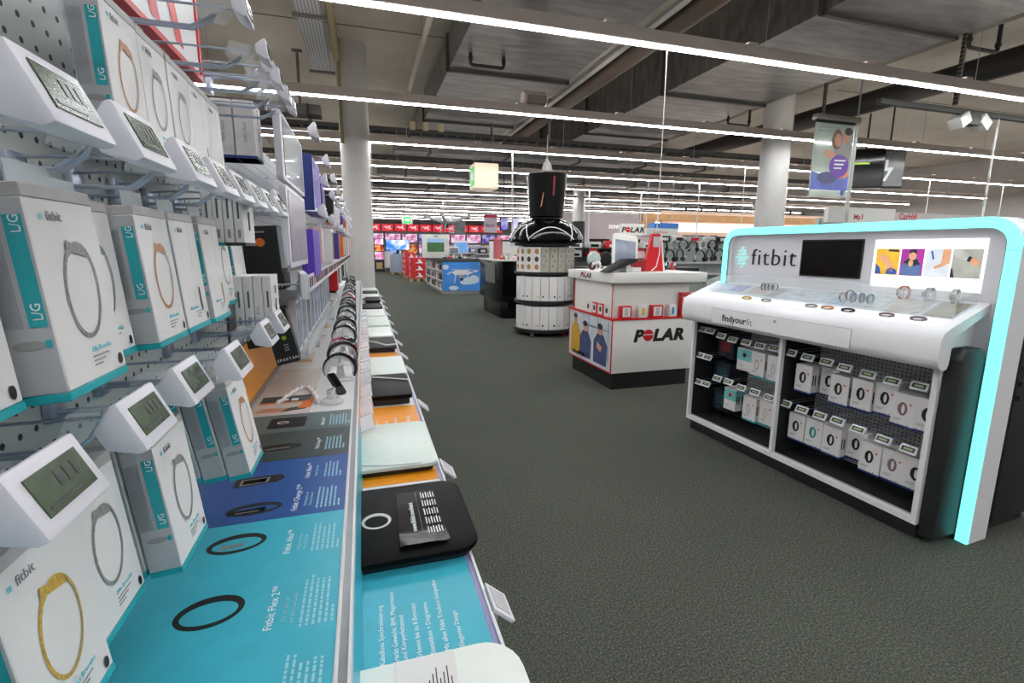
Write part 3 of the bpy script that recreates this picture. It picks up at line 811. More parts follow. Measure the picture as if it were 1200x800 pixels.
# hanging blister packs along the wall
PINKC = mat('pink_card', (226, 190, 196), rough=0.5)
PACKS = [(CARD, None), (PINKC, CARD), (CARD, PINKC), (MATB, None), (CARD, GLASSG), (mat('violet_card', (86, 60, 140), rough=0.5), None), (mat('orange_card', (230, 120, 40), rough=0.5), None), (CARD, mat('red_card', (200, 40, 50), rough=0.5))]
n = 0
for zrow, zz in (('lower', 1.36), ('upper', 1.62)):
    y = 3.0
    while y < 7.9:
        bm, fm = PACKS[(n*3+1) % 8]
        wd = 0.17 + 0.05*((n*7) % 3)
        small_box('blister_pack', 'hanging pack in the %s rank past the purple boxes, %s from the camera' % (zrow, ORD[n % 20]), 'pack', -0.22+0.02*((n*5) % 3), y, zz, wd*0.75, 0.20+0.02*((n*3) % 3), 0.05, bm, face=fm, group='hanging packs along the wall')
        y += wd+0.08; n += 1
    n = 20
# shelf with an edge strip of price labels
t = thing('tag_shelf', 'grey shelf with white label strip running along the second bay', 'shelf', (0, 1.66, 1.315))
MB().box(XB, -0.205, 0, 6.4, -0.02, 0, ALU).build('board', t)
MB().box(-0.206, -0.20, 0, 6.4, -0.035, 0.03, WPLAST).build('label_strip', t)
y = 0.05; k = 0
while y < 6.3:
    MB().box(-0.1995, -0.1985, y, y+0.05, -0.018, 0.02, LCD if k % 5 else RED).build('label', t); y += 0.078 + 0.01*(k % 3); k += 1
# phones standing under the shelf
BLUEG = mat('phone_print', (130, 146, 176), rough=0.3, var=0.3, scale=14, coat=0.4)
for k in range(11):
    y = 1.93 + k*0.165
    t = thing('boxed_phone', 'white framed smartphone pack under the label shelf, %s from the camera' % ORD[k], 'phone', (-0.24, y, 1.062), 0, 'phone packs under the shelf')
    MB().prism(rrect(-0.062, 0.062, 0, 0.20, 0.008), -0.025, 0, WPLAST, 'x').build('case', t)
    MB().box(0.0003, 0.0015, -0.05, 0.05, 0.02, 0.185, BLUEG if k % 4 != 2 else GLASSG).build('screen', t)
tag(MB().box(-0.3, -0.205, 1.85, 3.85, 1.045, 1.061, CLEARD).box(-0.212, -0.203, 1.85, 3.85, 1.045, 1.085, CLEARD).build('phone_rack', bevel=0.002), 'long white rack holding the smartphone packs', 'rack')
small_box('red_card', 'bright red card box under the label shelf', 'box', -0.21, 4.25, 1.10, 0.14, 0.16, 0.06, RED)
for k in range(9):
    small_box('accessory_pack', 'accessory pack on the ledge wall past the phones, %s from the camera' % ORD[k], 'pack', -0.24, 4.5+k*0.38, 1.06+0.02*(k % 3), 0.2, 0.2, 0.08, [MATB, CARD, GLASSG, CARD, MATB][k % 5], group='accessory packs past the phones')
# tags with fan of three labels
t = thing('label_fan', 'fan of three white price tags under the orange disc carton', 'price tag', (-0.165, 1.56, 1.345), 0.15)
for k in range(3):
    o = MB().box(-0.02, 0, -0.035+0.07*k-0.035, 0.035+0.07*k-0.038, -0.045, 0.03, WPLAST).build('tag', t, bevel=0.003)
    MB().box(0.0002, 0.0014, -0.05+0.07*k, -0.02+0.07*k+0.012, -0.028, 0.018, LCD if k != 1 else mat('red_label', (186, 60, 66), rough=0.4)).build('screen', o)
MB().tube([(XB+0.165, -0.08, 0), (-0.02, -0.06, 0)], 0.003, STEEL).build('wire', t)
# white price tags standing over the rails higher up
for k in range(28):
    y = 2.0 + k*0.21
    t = thing('rail_tag', 'white clip-on price tag on the upper wall rail, %s from the camera' % ORD[k], 'price tag', (-0.17, y, (1.87, 1.60, 1.75)[k % 3]), 0, 'price tags on the upper rails')
    make_tag(t, 0.03, 0.0, 0.95, tilt=0.2)
    MB().tube([(XB+0.17, 0, 0.0), (0.0, 0, 0.0)], 0.003, STEEL).build('wire', t)

# ------------------------------------------------------------------ wristbands on curved stands
PALEST = mat('pale_stand', (206, 208, 208), rough=0.3)
def band_proto(accent, screen):
    t = thing('wristband', 'x', 'wristband')
    n = 22; pts = []
    for i in range(n+1):
        a = math.radians(-28 + 232*i/n)
        pts.append((0.036*math.cos(a)*1.15, 0.0, 0.040 + 0.052*math.sin(a)))
    MB().ringpath(pts, [0.040-0.03*abs(i/n-0.35) for i in range(n+1)], 0.0055, accent, (0, 1, 0), closed=False).build('strap', t, smooth=True)
    c = []
    for i in range(15):
        a = math.radians(-20 + 220*i/14)
        c.append((0.032*math.cos(a)*1.15, 0.0, 0.040 + 0.045*math.sin(a)))
    MB().ringpath(c, 0.06, 0.003, CLEARD, (0, 1, 0), closed=False).build('stand_cuff', t, smooth=True)
    MB().lathe([(0.034, 0), (0.034, 0.004), (0.012, 0.008), (0.008, 0.05)], PALEST, n=16).build('stand_foot', t, smooth=True)
    b = [(0.036*math.cos(a)*1.17, 0.0, 0.040 + 0.055*math.sin(a)) for a in [math.radians(20+65*i/6) for i in range(7)]]
    MB().ringpath(b, 0.034, 0.009, screen, (0, 1, 0), closed=False).build('display', t, smooth=True)
    return Proto(t)
MAGENTA = mat('magenta_rubber', (190, 30, 90), rough=0.5)
WP = {'k': band_proto(BLACKF, BLACKG), 'm': band_proto(MAGENTA, BLACKG), 'w': band_proto(mat('white_rubber', (220, 220, 220), rough=0.5), BLACKG), 'g': band_proto(mat('olive_rubber', (110, 104, 84), rough=0.6), BLACKG), 'r': band_proto(RED, WPLAST)}
seq = 'kkmkkkkkkgkrkwkgkwkkgkkkk'
for k, c in enumerate(seq):
    y = 2.0 + k*0.245 + 0.05*math.sin(k*2.3)
    if y > 8.0: break
    nm = {'k': 'black', 'm': 'magenta', 'w': 'white', 'g': 'olive', 'r': 'red'}[c]
    WP[c].put((-0.108-0.0036*k, y, ZU+0.0005), '%s fitness wristband on a clear cuff stand, %s along the ledge' % (nm, ORD[k]), rz=0.38*math.sin(k*2.1)-0.15, group='wristbands on the ledge', scale=(1.5, 1.1+0.15*math.sin(k), 1.1+0.08*math.cos(k*1.7)))
for q in WP.values(): q.drop()
# the tracker module lying against the first stand, with its white coiled cable
t = thing('fitness_tracker', 'large black fitness tracker propped before the first cuff stand', 'tracker', (-0.115, 1.83, ZU+0.03))
T = Matrix.Rotation(0.5, 4, 'Z') @ Matrix.Rotation(0.55, 4, 'X')
MB().prism(rrect(-0.016, 0.016, -0.055, 0.055, 0.008), -0.006, 0.006, BLACKF, 'z', T).build('tracker_body', t, bevel=0.002)
MB().prism(rrect(-0.011, 0.011, -0.02, 0.05, 0.004), 0.0062, 0.007, BLACKG, 'z', T).build('display', t)
MB().lathe([(0.03, -0.03), (0.032, -0.024), (0.028, -0.02), (0.01, -0.016), (0.006, -0.01)], CLEARD, n=20, T=Matrix.Translation((-0.005, -0.005, 0.0005))).build('stand_foot', t, smooth=True)
t = thing('security_puck', 'clear round security base on the white ledge', 'security base', (-0.125, 1.70, ZU+0.0005))
MB().lathe([(0.036, 0), (0.038, 0.006), (0.034, 0.012), (0.016, 0.016), (0.014, 0.03), (0.0, 0.032)], CLEARD, n=24).build('base', t, smooth=True)
MB().tube([(0, 0.0, 0.028), (0.01, 0.03, 0.04), (0.0, 0.09, 0.03)], 0.004, CLEARD).build('stem', t, smooth=True)
c = MB(); pts = []
for i in range(70):
    a = i*0.9; u = i/69
    pts.append((-0.30 + 0.13*u + 0.003*math.cos(a), 1.70 + 0.26*math.sin(u*PI*0.95)*0.8 - 0.03*u + 0.003*math.sin(a), ZU+0.010+0.002*math.sin(a)))
tag(MB().tube(pts, 0.0065, mat('white_cable', (232, 228, 230), rough=0.4), n=8).build('coiled_cable', smooth=True), 'white coiled security cable looping over the printed ledge', 'cable')
# printed sheet with a jogger's arm under the cable (flat print)
t = thing('ledge_print', 'pale ledge print of an arm and dark wristband under the cable', 'print', (0, YM+0.004, ZU+0.0002))
MB().box(-0.385, -0.19, 0, 0.62, 0, 0.0008, mat('pale_print', (214, 204, 200), rough=0.4, var=0.15, scale=10)).build('sheet', t)
MB().flat([(-0.36, 0.03, 0.0012), (-0.28, 0.02, 0.0012), (-0.26, 0.06, 0.0012), (-0.34, 0.07, 0.0012)], SKIN).build('arm_picture', t)
MB().flat([(-0.28, 0.02, 0.0012), (-0.205, 0.04, 0.0012), (-0.20, 0.08, 0.0012), (-0.26, 0.06, 0.0012)], mat('printed_charcoal', (70, 66, 66), rough=0.5)).build('sleeve_picture', t)
MB().flat([(-0.23, 0.05, 0.0016), (-0.19, 0.05, 0.0016), (-0.19, 0.16, 0.0016), (-0.22, 0.12, 0.0016)], mat('printed_orange', (232, 120, 50), rough=0.5)).build('orange_corner', t)
MB().box(-0.36, -0.20, 0.13, 0.20, 0.001, 0.0014, mat('printed_slate', (70, 74, 76), rough=0.5)).box(-0.36, -0.20, 0.115, 0.128, 0.001, 0.0014, mat('printed_orange2', (226, 140, 60), rough=0.5)).build('caption_block', t)
MB().box(-0.29, -0.272, 0.145, 0.165, 0.0016, 0.002, INKW).box(-0.262, -0.24, 0.14, 0.165, 0.0016, 0.002, INKW).build('label_squares', t)
for k in range(5):
    t = thing('product_card', 'tan and grey product card on the ledge behind the wristbands, %s along' % ORD[k], 'card', (-0.30, 2.45+k*0.33, ZU+0.0005), 0.1*k, 'product cards behind the wristbands')
    MB().box(-0.05, 0.05, -0.08, 0.08, 0, 0.012, [mat('tan_card', (196, 168, 140), rough=0.6), GREY, CARD][k % 3]).build('card', t, bevel=0.002)
    MB().box(-0.03, 0.03, -0.05, 0.02, 0.0123, 0.0135, [INKG, INKK, PINKC][k % 3]).build('print', t)

# ------------------------------------------------------------------ price tags in a row on the riser
def riser_tag():
    t = thing('riser_tag', 'x', 'price tag')
    T = Matrix.Translation((0.012, 0, 0)) @ Matrix.Rotation(-0.75, 4, 'Z') @ Matrix.Rotation(-0.2, 4, 'Y')
    MB().box(0.008, 0.015, -0.038, 0.038, -0.03, 0.03, CLEARD, T).build('holder', t, bevel=0.002)
    MB().box(0.0152, 0.017, -0.032, 0.032, -0.024, 0.024, WPLAST, T).build('card', t)
    MB().box(-0.002, 0.010, -0.01, 0.01, 0.0, 0.02, CLEARD).build('clip', t)
    return Proto(t)
RT = riser_tag()
for k in range(22):
    y = 1.70 + k*0.115 + max(0, k-8)*0.03
    RT.put((XR-0.002, y, ZU-0.085+0.012*(k % 2)), 'clear price tag on the riser under the ledge edge, %s from the camera' % ORD[k], group='price tags on the riser')

# ------------------------------------------------------------------ lower ledge: prints, scales, clip tags
zl = ZL+0.0013
def L2(y): return y
t = thing('ledge_poster', 'teal printed sheet with white German lines on the lower ledge', 'print', (0, 0, ZL+0.0001))
MB().box(XR-0.05, XO-0.019, 0.35, 1.30, 0, 0.001, TEALP).build('sheet', t)
for (s, x, y) in (('Kabellose Synchronisierung', 0.006, 0.702), ('Trackt Gewicht, BMI, Magermasse', 0.028, 0.698), ('und K\u00f6rperfettanteil', 0.042, 0.702), ('Erkennt bis zu 8 Benutzer', 0.066, 0.700), ('Statistiken + Diagramme', 0.088, 0.702), ('Mit allen Fitbit Trackern kompatibel', 0.112, 0.702), ('Elegantes Design', 0.138, 0.704)):
    text(s, 0.0125, INKW, t, (x, y, 0.0011), TX, TY)
t = thing('ledge_poster', 'orange printed sheet lying between the pale and black scales', 'print', (0, 0, ZL+0.0001))
MB().box(XR-0.05, XO-0.019, 1.32, 2.02, 0, 0.001, ORANGE).build('sheet', t)
for k, (s, x) in enumerate((('Passt zu', 0.03), ('jedem', 0.065), ('Lebensstil', 0.10), ('withings', 0.15))):
    text(s, 0.020 if k < 3 else 0.024, INKW, t, (x, 1.80, 0.0011), TX, TY)
t = thing('ledge_poster', 'orange printed sheet behind the dark folded cover', 'print', (0, 0, ZL+0.0001))
MB().box(XR-0.05, XO-0.019, 2.88, 3.12, 0, 0.001, ORANGE).build('sheet', t)

PALEG = mat('pale_green_glass', (206, 218, 211), rough=0.3, var=0.02, spec=0.4)
BSC = mat('black_glass', (12, 12, 13), rough=0.5, var=0.02, spec=0.08)
PALEW = mat('white_glass', (226, 230, 224), rough=0.3, var=0.02, spec=0.4)
def scale(label, x0, x1, y0, y1, top, h=0.026, r=0.03, z=ZL, extra=None, rz=0, under=BLACK):
    t = thing('bathroom_scale', label, 'scale', ((x0+x1)/2, (y0+y1)/2, z+0.002), rz)
    a, b = (x1-x0)/2, (y1-y0)/2
    MB().prism(rrect(-a+0.012, a-0.012, -b+0.012, b-0.012, max(0.004, r-0.012)), 0.0, h*0.6, under, 'z').build('underbody', t, bevel=0.003)
    MB().prism(rrect(-a, a, -b, b, r, 6), h*0.6, h, top, 'z').build('platform', t, bevel=0.002)
    if extra: extra(t, a, b, h)
    return t
def ex_black(t, a, b, h):
    z = h+0.0004
    m = MB(); ring_print(m, -0.055, 0.0, 0.034, 0.034, 0.007, mat('silver_ring', (186, 186, 184), rough=0.3, metal=0.4), z); m.build('dial_ring', t)
    # crumpled black leaflet in a clear bag
    l = thing('leaflet', 'crumpled black leaflet with white print lying on the black scale', 'leaflet', (t.location.x+0.045, t.location.y-0.005, t.location.z+h+0.001), 0.0)
    nx, ny = 8, 14; v = []; f = []
    rnd = random.Random(3)
    for i in range(nx+1):
        for j in range(ny+1):
            u, w2 = i/nx, j/ny
            v.append((-0.048+0.096*u - 0.012*(1-w2)*(0.5-u), -0.125+0.24*w2, 0.0015 + 0.009*max(0, 0.22-w2)/0.22*(0.5+rnd.random()*0.5) + 0.0005*rnd.random()))
    for i in range(nx):
        for j in range(ny):
            f.append((i*(ny+1)+j, (i+1)*(ny+1)+j, (i+1)*(ny+1)+j+1, i*(ny+1)+j+1))
    MB().add(v, f, BLACKG).build('bag', l, smooth=True)
    text('www.fitbit.com/start', 0.0155, INKW, l, (-0.012, -0.07, 0.0032), TX, TY, bold=0.0004)
    d = MB()
    for k in range(5):
        for q in range(6):
            d.box(0.012+q*0.0062, 0.0145+q*0.0062, -0.085+k*0.040, -0.085+k*0.040+0.029-0.004*(q % 2), 0.0030, 0.0034, INKW)
    d.box(-0.0005, 0.0005, -0.07, 0.11, 0.0030, 0.0034, INKG)
    d.build('small_print', l)
scale('round-cornered black body scale with a silver ring on the teal sheet', -0.105, 0.222, 0.925, 1.245, BSC, h=0.03, r=0.05, extra=ex_black)
def ex_paper(t, a, b, h):
    l = thing('paper_slip', 'white instruction slip with black print on the white scale', 'paper', (t.location.x+0.0, t.location.y+0.08, t.location.z+h+0.0006), -0.05)
    MB().box(-0.035, 0.055, -0.10, 0.075, 0, 0.0012, CARD).build('sheet', l)
    d = MB()
    for k in range(7):
        d.box(0.012+k*0.0055, 0.0138+k*0.0055, -0.08, 0.03+0.01*(k % 3), 0.0013, 0.0015, INKK)
    d.build('small_print', l)
scale('white glass body scale at the near end of the lower ledge', -0.105, 0.212, 0.355, 0.672, PALEW, h=0.03, r=0.06, extra=ex_paper, under=PALEG)
def ex_reflex(t, a, b, h): pass
scale('pale green glass scale with rounded corners next to the black one', -0.09, 0.192, 1.365, 1.735, PALEG, h=0.03, r=0.03)
scale('black glass scale with sloping front on the orange sheet', -0.075, 0.180, 2.03, 2.40, BSC, h=0.045, r=0.02)
scale('pale green glass scale beyond the black glass scale', -0.075, 0.195, 2.46, 2.87, PALEG, h=0.03, r=0.02)
scale('dark folded scale cover with a white edge line', -0.075, 0.185, 3.12, 3.50, BLACKF, h=0.035, r=0.015)
scale('white scale behind the dark folded cover', -0.075, 0.185, 3.58, 4.00, PALEW, h=0.03, r=0.02, under=GREY)
scale('wide pale green scale in the middle of the ledge', -0.075, 0.19, 4.10, 4.62, PALEG, h=0.03, r=0.02, under=GREY)
scale('white slim scale past the wide pale one', -0.075, 0.18, 4.72, 5.2, PALEW, h=0.03, r=0.02, under=GREY)
scale('black slim scale past the white slim one', -0.075, 0.18, 5.3, 5.75, BSC, h=0.03, r=0.02)
scale('black scale with silver bar near the ledge end', 0.0, 0.18, 5.85, 6.35, BSC, h=0.05, r=0.02)
scale('pale scale second from the ledge end', -0.075, 0.18, 6.45, 7.0, PALEW, h=0.03, r=0.02, under=BLACK)
scale('black scale last but one on the ledge', -0.075, 0.18, 7.1, 7.5, BSC, h=0.03, r=0.02)
scale('pale scale at the very end of the ledge', -0.075, 0.18, 7.6, 8.05, PALEW, h=0.03, r=0.02, under=BLACK)
# white cable across scales
tag(MB().tube([(-0.03, 1.80-0.40, ZL+0.034), (0.05, 1.375, ZL+0.0345), (0.14, 1.372, ZL+0.0345)], 0.0028, INKW, n=6).build('flat_cable', smooth=True), 'thin white edge cable lying on the pale green glass scale', 'cable')
tag(MB().tube([(-0.03, 3.36, ZL+0.040), (0.05, 3.30, ZL+0.041), (0.12, 3.18, ZL+0.040), (0.18, 3.2, ZL+0.039)], 0.006, INKW, n=6).build('flat_cable', smooth=True), 'white cable across the dark folded cover', 'cable')
tag(MB().tube([(-0.03, 2.36, ZL+0.049), (0.05, 2.33, ZL+0.050), (0.18, 2.26, ZL+0.049)], 0.004, INKW, n=6).build('flat_cable', smooth=True), 'white cable across the black glass scale', 'cable')
# clip-on tags along the lower rail
def rail_clip():
    t = thing('edge_tag', 'x', 'price tag')
    MB().box(-0.004, 0.010, -0.03, 0.03, -0.012, 0.012, CLEARD).build('clip', t, bevel=0.002)
    T = Matrix.Translation((0.022, 0, 0.004)) @ Matrix.Rotation(-0.85, 4, 'Y')
    b = MB().prism([(-0.008, -0.024), (-0.008, 0.024), (0, 0.028), (0, -0.028)], -0.038, 0.038, WPLAST, 'y', T).build('tag_body', t, bevel=0.002)
    MB().box(0.0003, 0.0014, -0.028, 0.028, -0.018, 0.020, GREY, T).build('screen', b)
    return Proto(t)
RC = rail_clip()
for k, y in enumerate((0.80, 1.40, 2.04, 2.69, 3.05, 3.5, 4.0, 4.5, 5.1, 5.7, 6.4, 7.1)):
    RC.put((XO, y, ZL-0.012), 'tilted white price tag clipped to the lower ledge edge, %s from the camera' % ORD[k], group='tags on the lower ledge edge')

# ------------------------------------------------------------------ white counter with turquoise light frame
KA = math.atan2(-0.99777, 0.0668)
K0 = Vector((2.5, 3.192, 0))
def kw(u, n, z):        # counter coordinates -> hall
    return Vector((K0.x + 0.0668*u + 0.99777*n, K0.y - 0.99777*u + 0.0668*n, z))
KIOSKW = mat('kiosk_white', (238, 237, 240), rough=0.3, var=0.01)
KPANEL = mat('kiosk_panel_grey', (222, 221, 226), rough=0.35, var=0.01)
GLOW = mat('turquoise_light', (120, 240, 236), rough=0.4, emit=1.6, var=0, ecol=(112, 246, 240))
KB = mat('kiosk_black', (34, 36, 37), rough=0.6)
KPEG = perforated_mat('kiosk_pegboard', (196, 198, 198), (24, 24, 24), 0.022, 0.0045, 'X', 'Z')
t = thing('display_counter', 'white sales counter with a glowing turquoise frame and shelves of boxes', 'counter', tuple(K0), KA)
KT = t
MB().box(0.02, 1.665, 0.03, 0.42, 0, 0.085, KB).build('plinth', t, bevel=0.006)
MB().box(0.0, 1.67, 0.0, 0.03, 0.085, 0.115, KIOSKW).box(0.0, 1.67, 0.03, 0.36, 0.085, 0.112, KB).build('bottom_board', t)
MB().box(0.004, 1.664, 0.031, 0.036, 0.113, 0.122, ALU).build('bottom_track', t)
MB().box(0.0, 0.022, 0.0, 0.03, 0.115, 0.92, KIOSKW).box(0.0, 0.022, 0.03, 0.37, 0.115, 0.92, KB).build('side_panel', t)
MB().box(0.797, 0.819, 0.0, 0.03, 0.115, 0.90, KIOSKW).box(0.797, 0.819, 0.03, 0.36, 0.115, 0.90, KB).build('divider', t)
MB().box(1.645, 1.670, 0.0, 0.03, 0.115, 0.92, KIOSKW).box(1.650, 1.670, 0.03, 0.37, 0.115, 0.92, KB).build('side_panel', t)
MB().box(0.0, 1.67, 0.0, 0.36, 0.89, 0.92, KIOSKW).build('lintel', t)
MB().box(0.022, 0.25, 0.36, 0.375, 0.115, 0.89, KB).build('back_sheet', t)
MB().box(0.25, 0.797, 0.36, 0.375, 0.115, 0.89, KPEG).build('pegboard', t)
MB().box(0.819, 1.65, 0.36, 0.375, 0.115, 0.89, KPEG).build('pegboard', t)
side = [(0.02, 0.03), (0.02, 0.95), (0.06, 1.0), (0.17, 1.0), (0.21, 0.95), (0.21, 0.03)]
MB().prism(side, 1.671, 1.738, KB, 'x').build('flank_panel', t, bevel=0.01)
# the counter top: rounded apron, sloping deck
prof = [(-0.098, 0.955), (-0.090, 0.925), (-0.070, 0.905), (-0.045, 0.900), (-0.022, 0.905), (-0.012, 0.93), (-0.008, 1.035), (0.02, 1.065), (0.25, 1.160), (0.25, 1.205), (-0.045, 1.094), (-0.080, 1.075), (-0.094, 1.045)]
MB().prism([(-0.008, 0.921), (0.25, 0.921), (0.25, 1.159), (0.02, 1.064), (-0.008, 1.034)], 0.0, 1.655, KIOSKW, 'x').build('inner_body', t)
MB().prism(prof, -0.02, 1.705, KIOSKW, 'x').build('counter_body', t, smooth=True)
MB().prism([(-0.1, 0.93), (-0.1, 1.035), (-0.0985, 1.035), (-0.0985, 0.93)], 0.30, 1.30, KIOSKW, 'x').build('drawer_front', t)
SEAM = mat('seam_grey', (150, 150, 152), rough=0.6)
MB().box(0.298, 0.30, -0.0995, -0.095, 0.93, 1.036, SEAM).box(1.30, 1.302, -0.0995, -0.095, 0.93, 1.036, SEAM).box(0.298, 1.302, -0.0985, -0.094, 1.035, 1.037, SEAM).build('drawer_seam', t)
lk = MB().lathe([(0.010, 0), (0.010, 0.003), (0.004, 0.004)], ALU, n=14, T=Matrix.Translation((0.83, -0.1, 1.010)) @ Matrix.Rotation(PI/2, 4, 'X')).build('lock', t, smooth=True)
def wd_(s_, sz, **k):
    me = text_mesh(s_, sz, **k); return max(v.co.x for v in me.vertices)
text('findyour', 0.062, INKK, t, (0.40, -0.1012, 0.955), (1, 0, 0), (0, 0, 1), bold=0.0014)
text('fit', 0.062, INKG, t, (0.402+wd_('findyour', 0.062, bold=0.0014), -0.1012, 0.955), (1, 0, 0), (0, 0, 1))
# deck prints: backlit white front lip, card insets
DS = (1.205-1.094)/(0.25+0.045)
def dz(n): return 1.094 + (n+0.045)*DS
dn = Vector((0, 1, DS)).normalized()
def deck(u0, u1, n0, n1, m, h=0.0015, name='deck_card'):
    b = MB(); up = Vector((0, -DS, 1)).normalized()*h
    v = []
    for (u, n) in ((u0, n0), (u1, n0), (u1, n1), (u0, n1)):
        p = Vector((u, n, dz(n)+0.0003)); v += [p, p+up]
    b.add([v[0], v[2], v[4], v[6], v[1], v[3], v[5], v[7]], [(0,3,2,1),(4,5,6,7),(0,1,5,4),(1,2,6,5),(2,3,7,6),(3,0,4,7)], m)
    return b.build(name, t)
LIT = mat('backlit_white', (255, 255, 255), rough=0.3, emit=0.25, var=0)
deck(0.02, 1.66, -0.035, 0.045, LIT, name='lit_lip')
deck(0.02, 1.66, 0.052, 0.235, mat('deck_pale', (214, 222, 228), rough=0.15, coat=0.3), name='deck_inlay')
for (u0, u1, n0, n1, c) in ((0.05, 0.22, 0.10, 0.20, (196, 200, 226)), (0.24, 0.36, 0.10, 0.20, (150, 160, 210)), (0.40, 0.56, 0.09, 0.20, (190, 176, 166)), (0.58, 0.66, 0.08, 0.2, (168, 172, 164)), (0.72, 0.98, 0.08, 0.21, (208, 218, 230)), (1.02, 1.12, 0.07, 0.2, (170, 200, 230)), (1.15, 1.32, 0.07, 0.22, (216, 222, 226)), (1.34, 1.5, 0.06, 0.22, (198, 196, 190)), (1.53, 1.65, 0.06, 0.22, (160, 156, 140))):
    deck(u0, u1, n0, n1, mat('deck_card_%d_%d_%d' % c, c, rough=0.25, var=0.25, scale=25), h=0.0032)
text('fitbit', 0.05, INKG, t, (0.78, 0.12, dz(0.12)+0.0042), (1, 0, 0), tuple(dn))
# back panel with the light frame
MB().box(0.08, 1.75, 0.25, 0.30, 0.92, 1.565, KPANEL).build('rear_panel', t)
def frame_path(off):
    """outline of the frame in (u, z), off = inset from the outer edge"""
    r = 0.13; u0, u1, zt = 0.045+off, 1.792-off, 1.612-off; rr = r-off
    p = [(u0, 1.10)]
    for i in range(9):
        a = PI - PI/2*i/8; p.append((u0+rr+rr*math.cos(a), zt-rr+rr*math.sin(a)))
    for i in range(9):
        a = PI/2 - PI/2*i/8; p.append((u1-rr+rr*math.cos(a), zt-rr+rr*math.sin(a)))
    p.append((u1, 0.004))
    return p
def frame(n0, n1, o0, o1, m, name):
    A, B = frame_path(o0), frame_path(o1); N = len(A); v = []; f = []
    for (a, b) in zip(A, B):
        v += [(a[0], n0, a[1]), (b[0], n0, b[1]), (b[0], n1, b[1]), (a[0], n1, a[1])]
    for i in range(N-1):
        for k in range(4): f.append((i*4+k, i*4+(k+1) % 4, (i+1)*4+(k+1) % 4, (i+1)*4+k))
    f += [(0, 1, 2, 3), tuple((N-1)*4+k for k in (3, 2, 1, 0))]
    return MB().add(v, f, m).build(name, t, smooth=True)
frame(0.220, 0.365, 0.0, 0.055, KIOSKW, 'frame_body')
frame(0.206, 0.2195, 0.002, 0.050, GLOW, 'light_strip')
frame(0.206, 0.2195, 0.0505, 0.054, ALU, 'strip_edge')
MB().box(1.7405, 1.791, 0.2055, 0.207, 1.455, 1.458, SEAM).build('strip_joint', t)
# black screen
sc_ = MB().prism(rrect(0.69, 1.085, 1.283, 1.518, 0.006), 0.243, 0.2495, BLACK, 'y').build('screen_frame', t)
MB().box(0.70, 1.075, 0.241, 0.2428, 1.293, 1.510, BLACKG).build('screen_glass', sc_)
# backlit picture panel
LBX = mat('lightbox_white', (255, 255, 255), rough=0.3, emit=0.75, var=0)
def lit(name, c, e=0.45, var=0.2, scale=18):
    return mat(name, c, rough=0.3, emit=e, var=var, scale=scale)
lb = MB().box(1.15, 1.657, 0.240, 0.2495, 1.250, 1.512, LBX).build('light_box', t)
def LBq(u0, u1, z0, z1, m, n=0.2395, name='picture'):
    return MB().box(u0, u1, n-0.0004, n+0.0004, z0, z1, m).build(name, lb)
LY, LM, LW, LG = lit('lit_yellow', (236, 188, 62)), lit('lit_magenta', (176, 60, 160)), lit('lit_ice', (222, 230, 238)), lit('lit_stone', (176, 178, 168))
LSK, LBL, LDK, LSL = lit('lit_skin', (224, 168, 128)), lit('lit_denim', (54, 96, 170)), lit('lit_dark', (54, 56, 66), 0.25), lit('lit_sleeve', (196, 196, 190))
LPU = lit('lit_puffer', (96, 122, 170))
Q = ((1.165, 1.285), (1.293, 1.402), (1.410, 1.520), (1.527, 1.648))
for (a, b), m in zip(Q, (LY, LM, LW, LG)): LBq(a, b, 1.318, 1.462, m)
def LBpoly(pts, m, n=0.2388, name='picture'):
    MB().prism(pts, n-0.0003, n, m, 'y').build(name, lb)
LBpoly([(1.17, 1.42), (1.215, 1.43), (1.255, 1.38), (1.262, 1.335), (1.235, 1.33), (1.215, 1.375)], LSK)
LBpoly([(1.225, 1.322), (1.28, 1.322), (1.28, 1.345), (1.25, 1.36), (1.228, 1.35)], LBL); LBpoly([(1.168, 1.322), (1.2, 1.322), (1.19, 1.36), (1.168, 1.38)], LBL)
LBpoly([(1.225, 1.448), (1.28, 1.444), (1.278, 1.457), (1.228, 1.459)], LDK)
LBpoly([(1.300, 1.320), (1.395, 1.320), (1.392, 1.375), (1.372, 1.412), (1.325, 1.412), (1.302, 1.370)], LPU)
LBpoly([(1.306, 1.39), (1.33, 1.41), (1.372, 1.408), (1.39, 1.38), (1.36, 1.372), (1.335, 1.378)], LDK, 0.2384)
LBpoly(ellipse(1.349, 1.425, 0.018, 0.024, 14), LSK, 0.2380); LBpoly([(1.33, 1.435), (1.334, 1.458), (1.365, 1.46), (1.37, 1.434), (1.35, 1.444)], LDK, 0.2376)
LBpoly(ellipse(1.345, 1.385, 0.012, 0.018, 12), LSK, 0.2372)
LBpoly([(1.485, 1.462), (1.518, 1.462), (1.518, 1.39), (1.49, 1.372), (1.455, 1.358), (1.452, 1.372), (1.482, 1.39)], LSK)
LBpoly([(1.43, 1.45), (1.438, 1.455), (1.45, 1.41), (1.442, 1.405)], LBL)
LBpoly([(1.527, 1.462), (1.56, 1.458), (1.605, 1.425), (1.592, 1.402), (1.535, 1.425), (1.527, 1.43)], LSL)
LBpoly([(1.594, 1.428), (1.608, 1.422), (1.598, 1.398), (1.586, 1.404)], LDK, 0.2384)
LBpoly([(1.606, 1.422), (1.632, 1.412), (1.64, 1.392), (1.622, 1.378), (1.6, 1.398)], LSK, 0.2384)
LBpoly([(1.527, 1.318), (1.545, 1.318), (1.535, 1.36), (1.527, 1.37)], LDK, 0.2384)
text('FIND YOUR FIT', 0.012, lit('lit_aqua', (170, 228, 230), 0.5, 0), lb, (1.26, 0.239, 1.482), (1, 0, 0), (0, 0, 1), space=1.6)
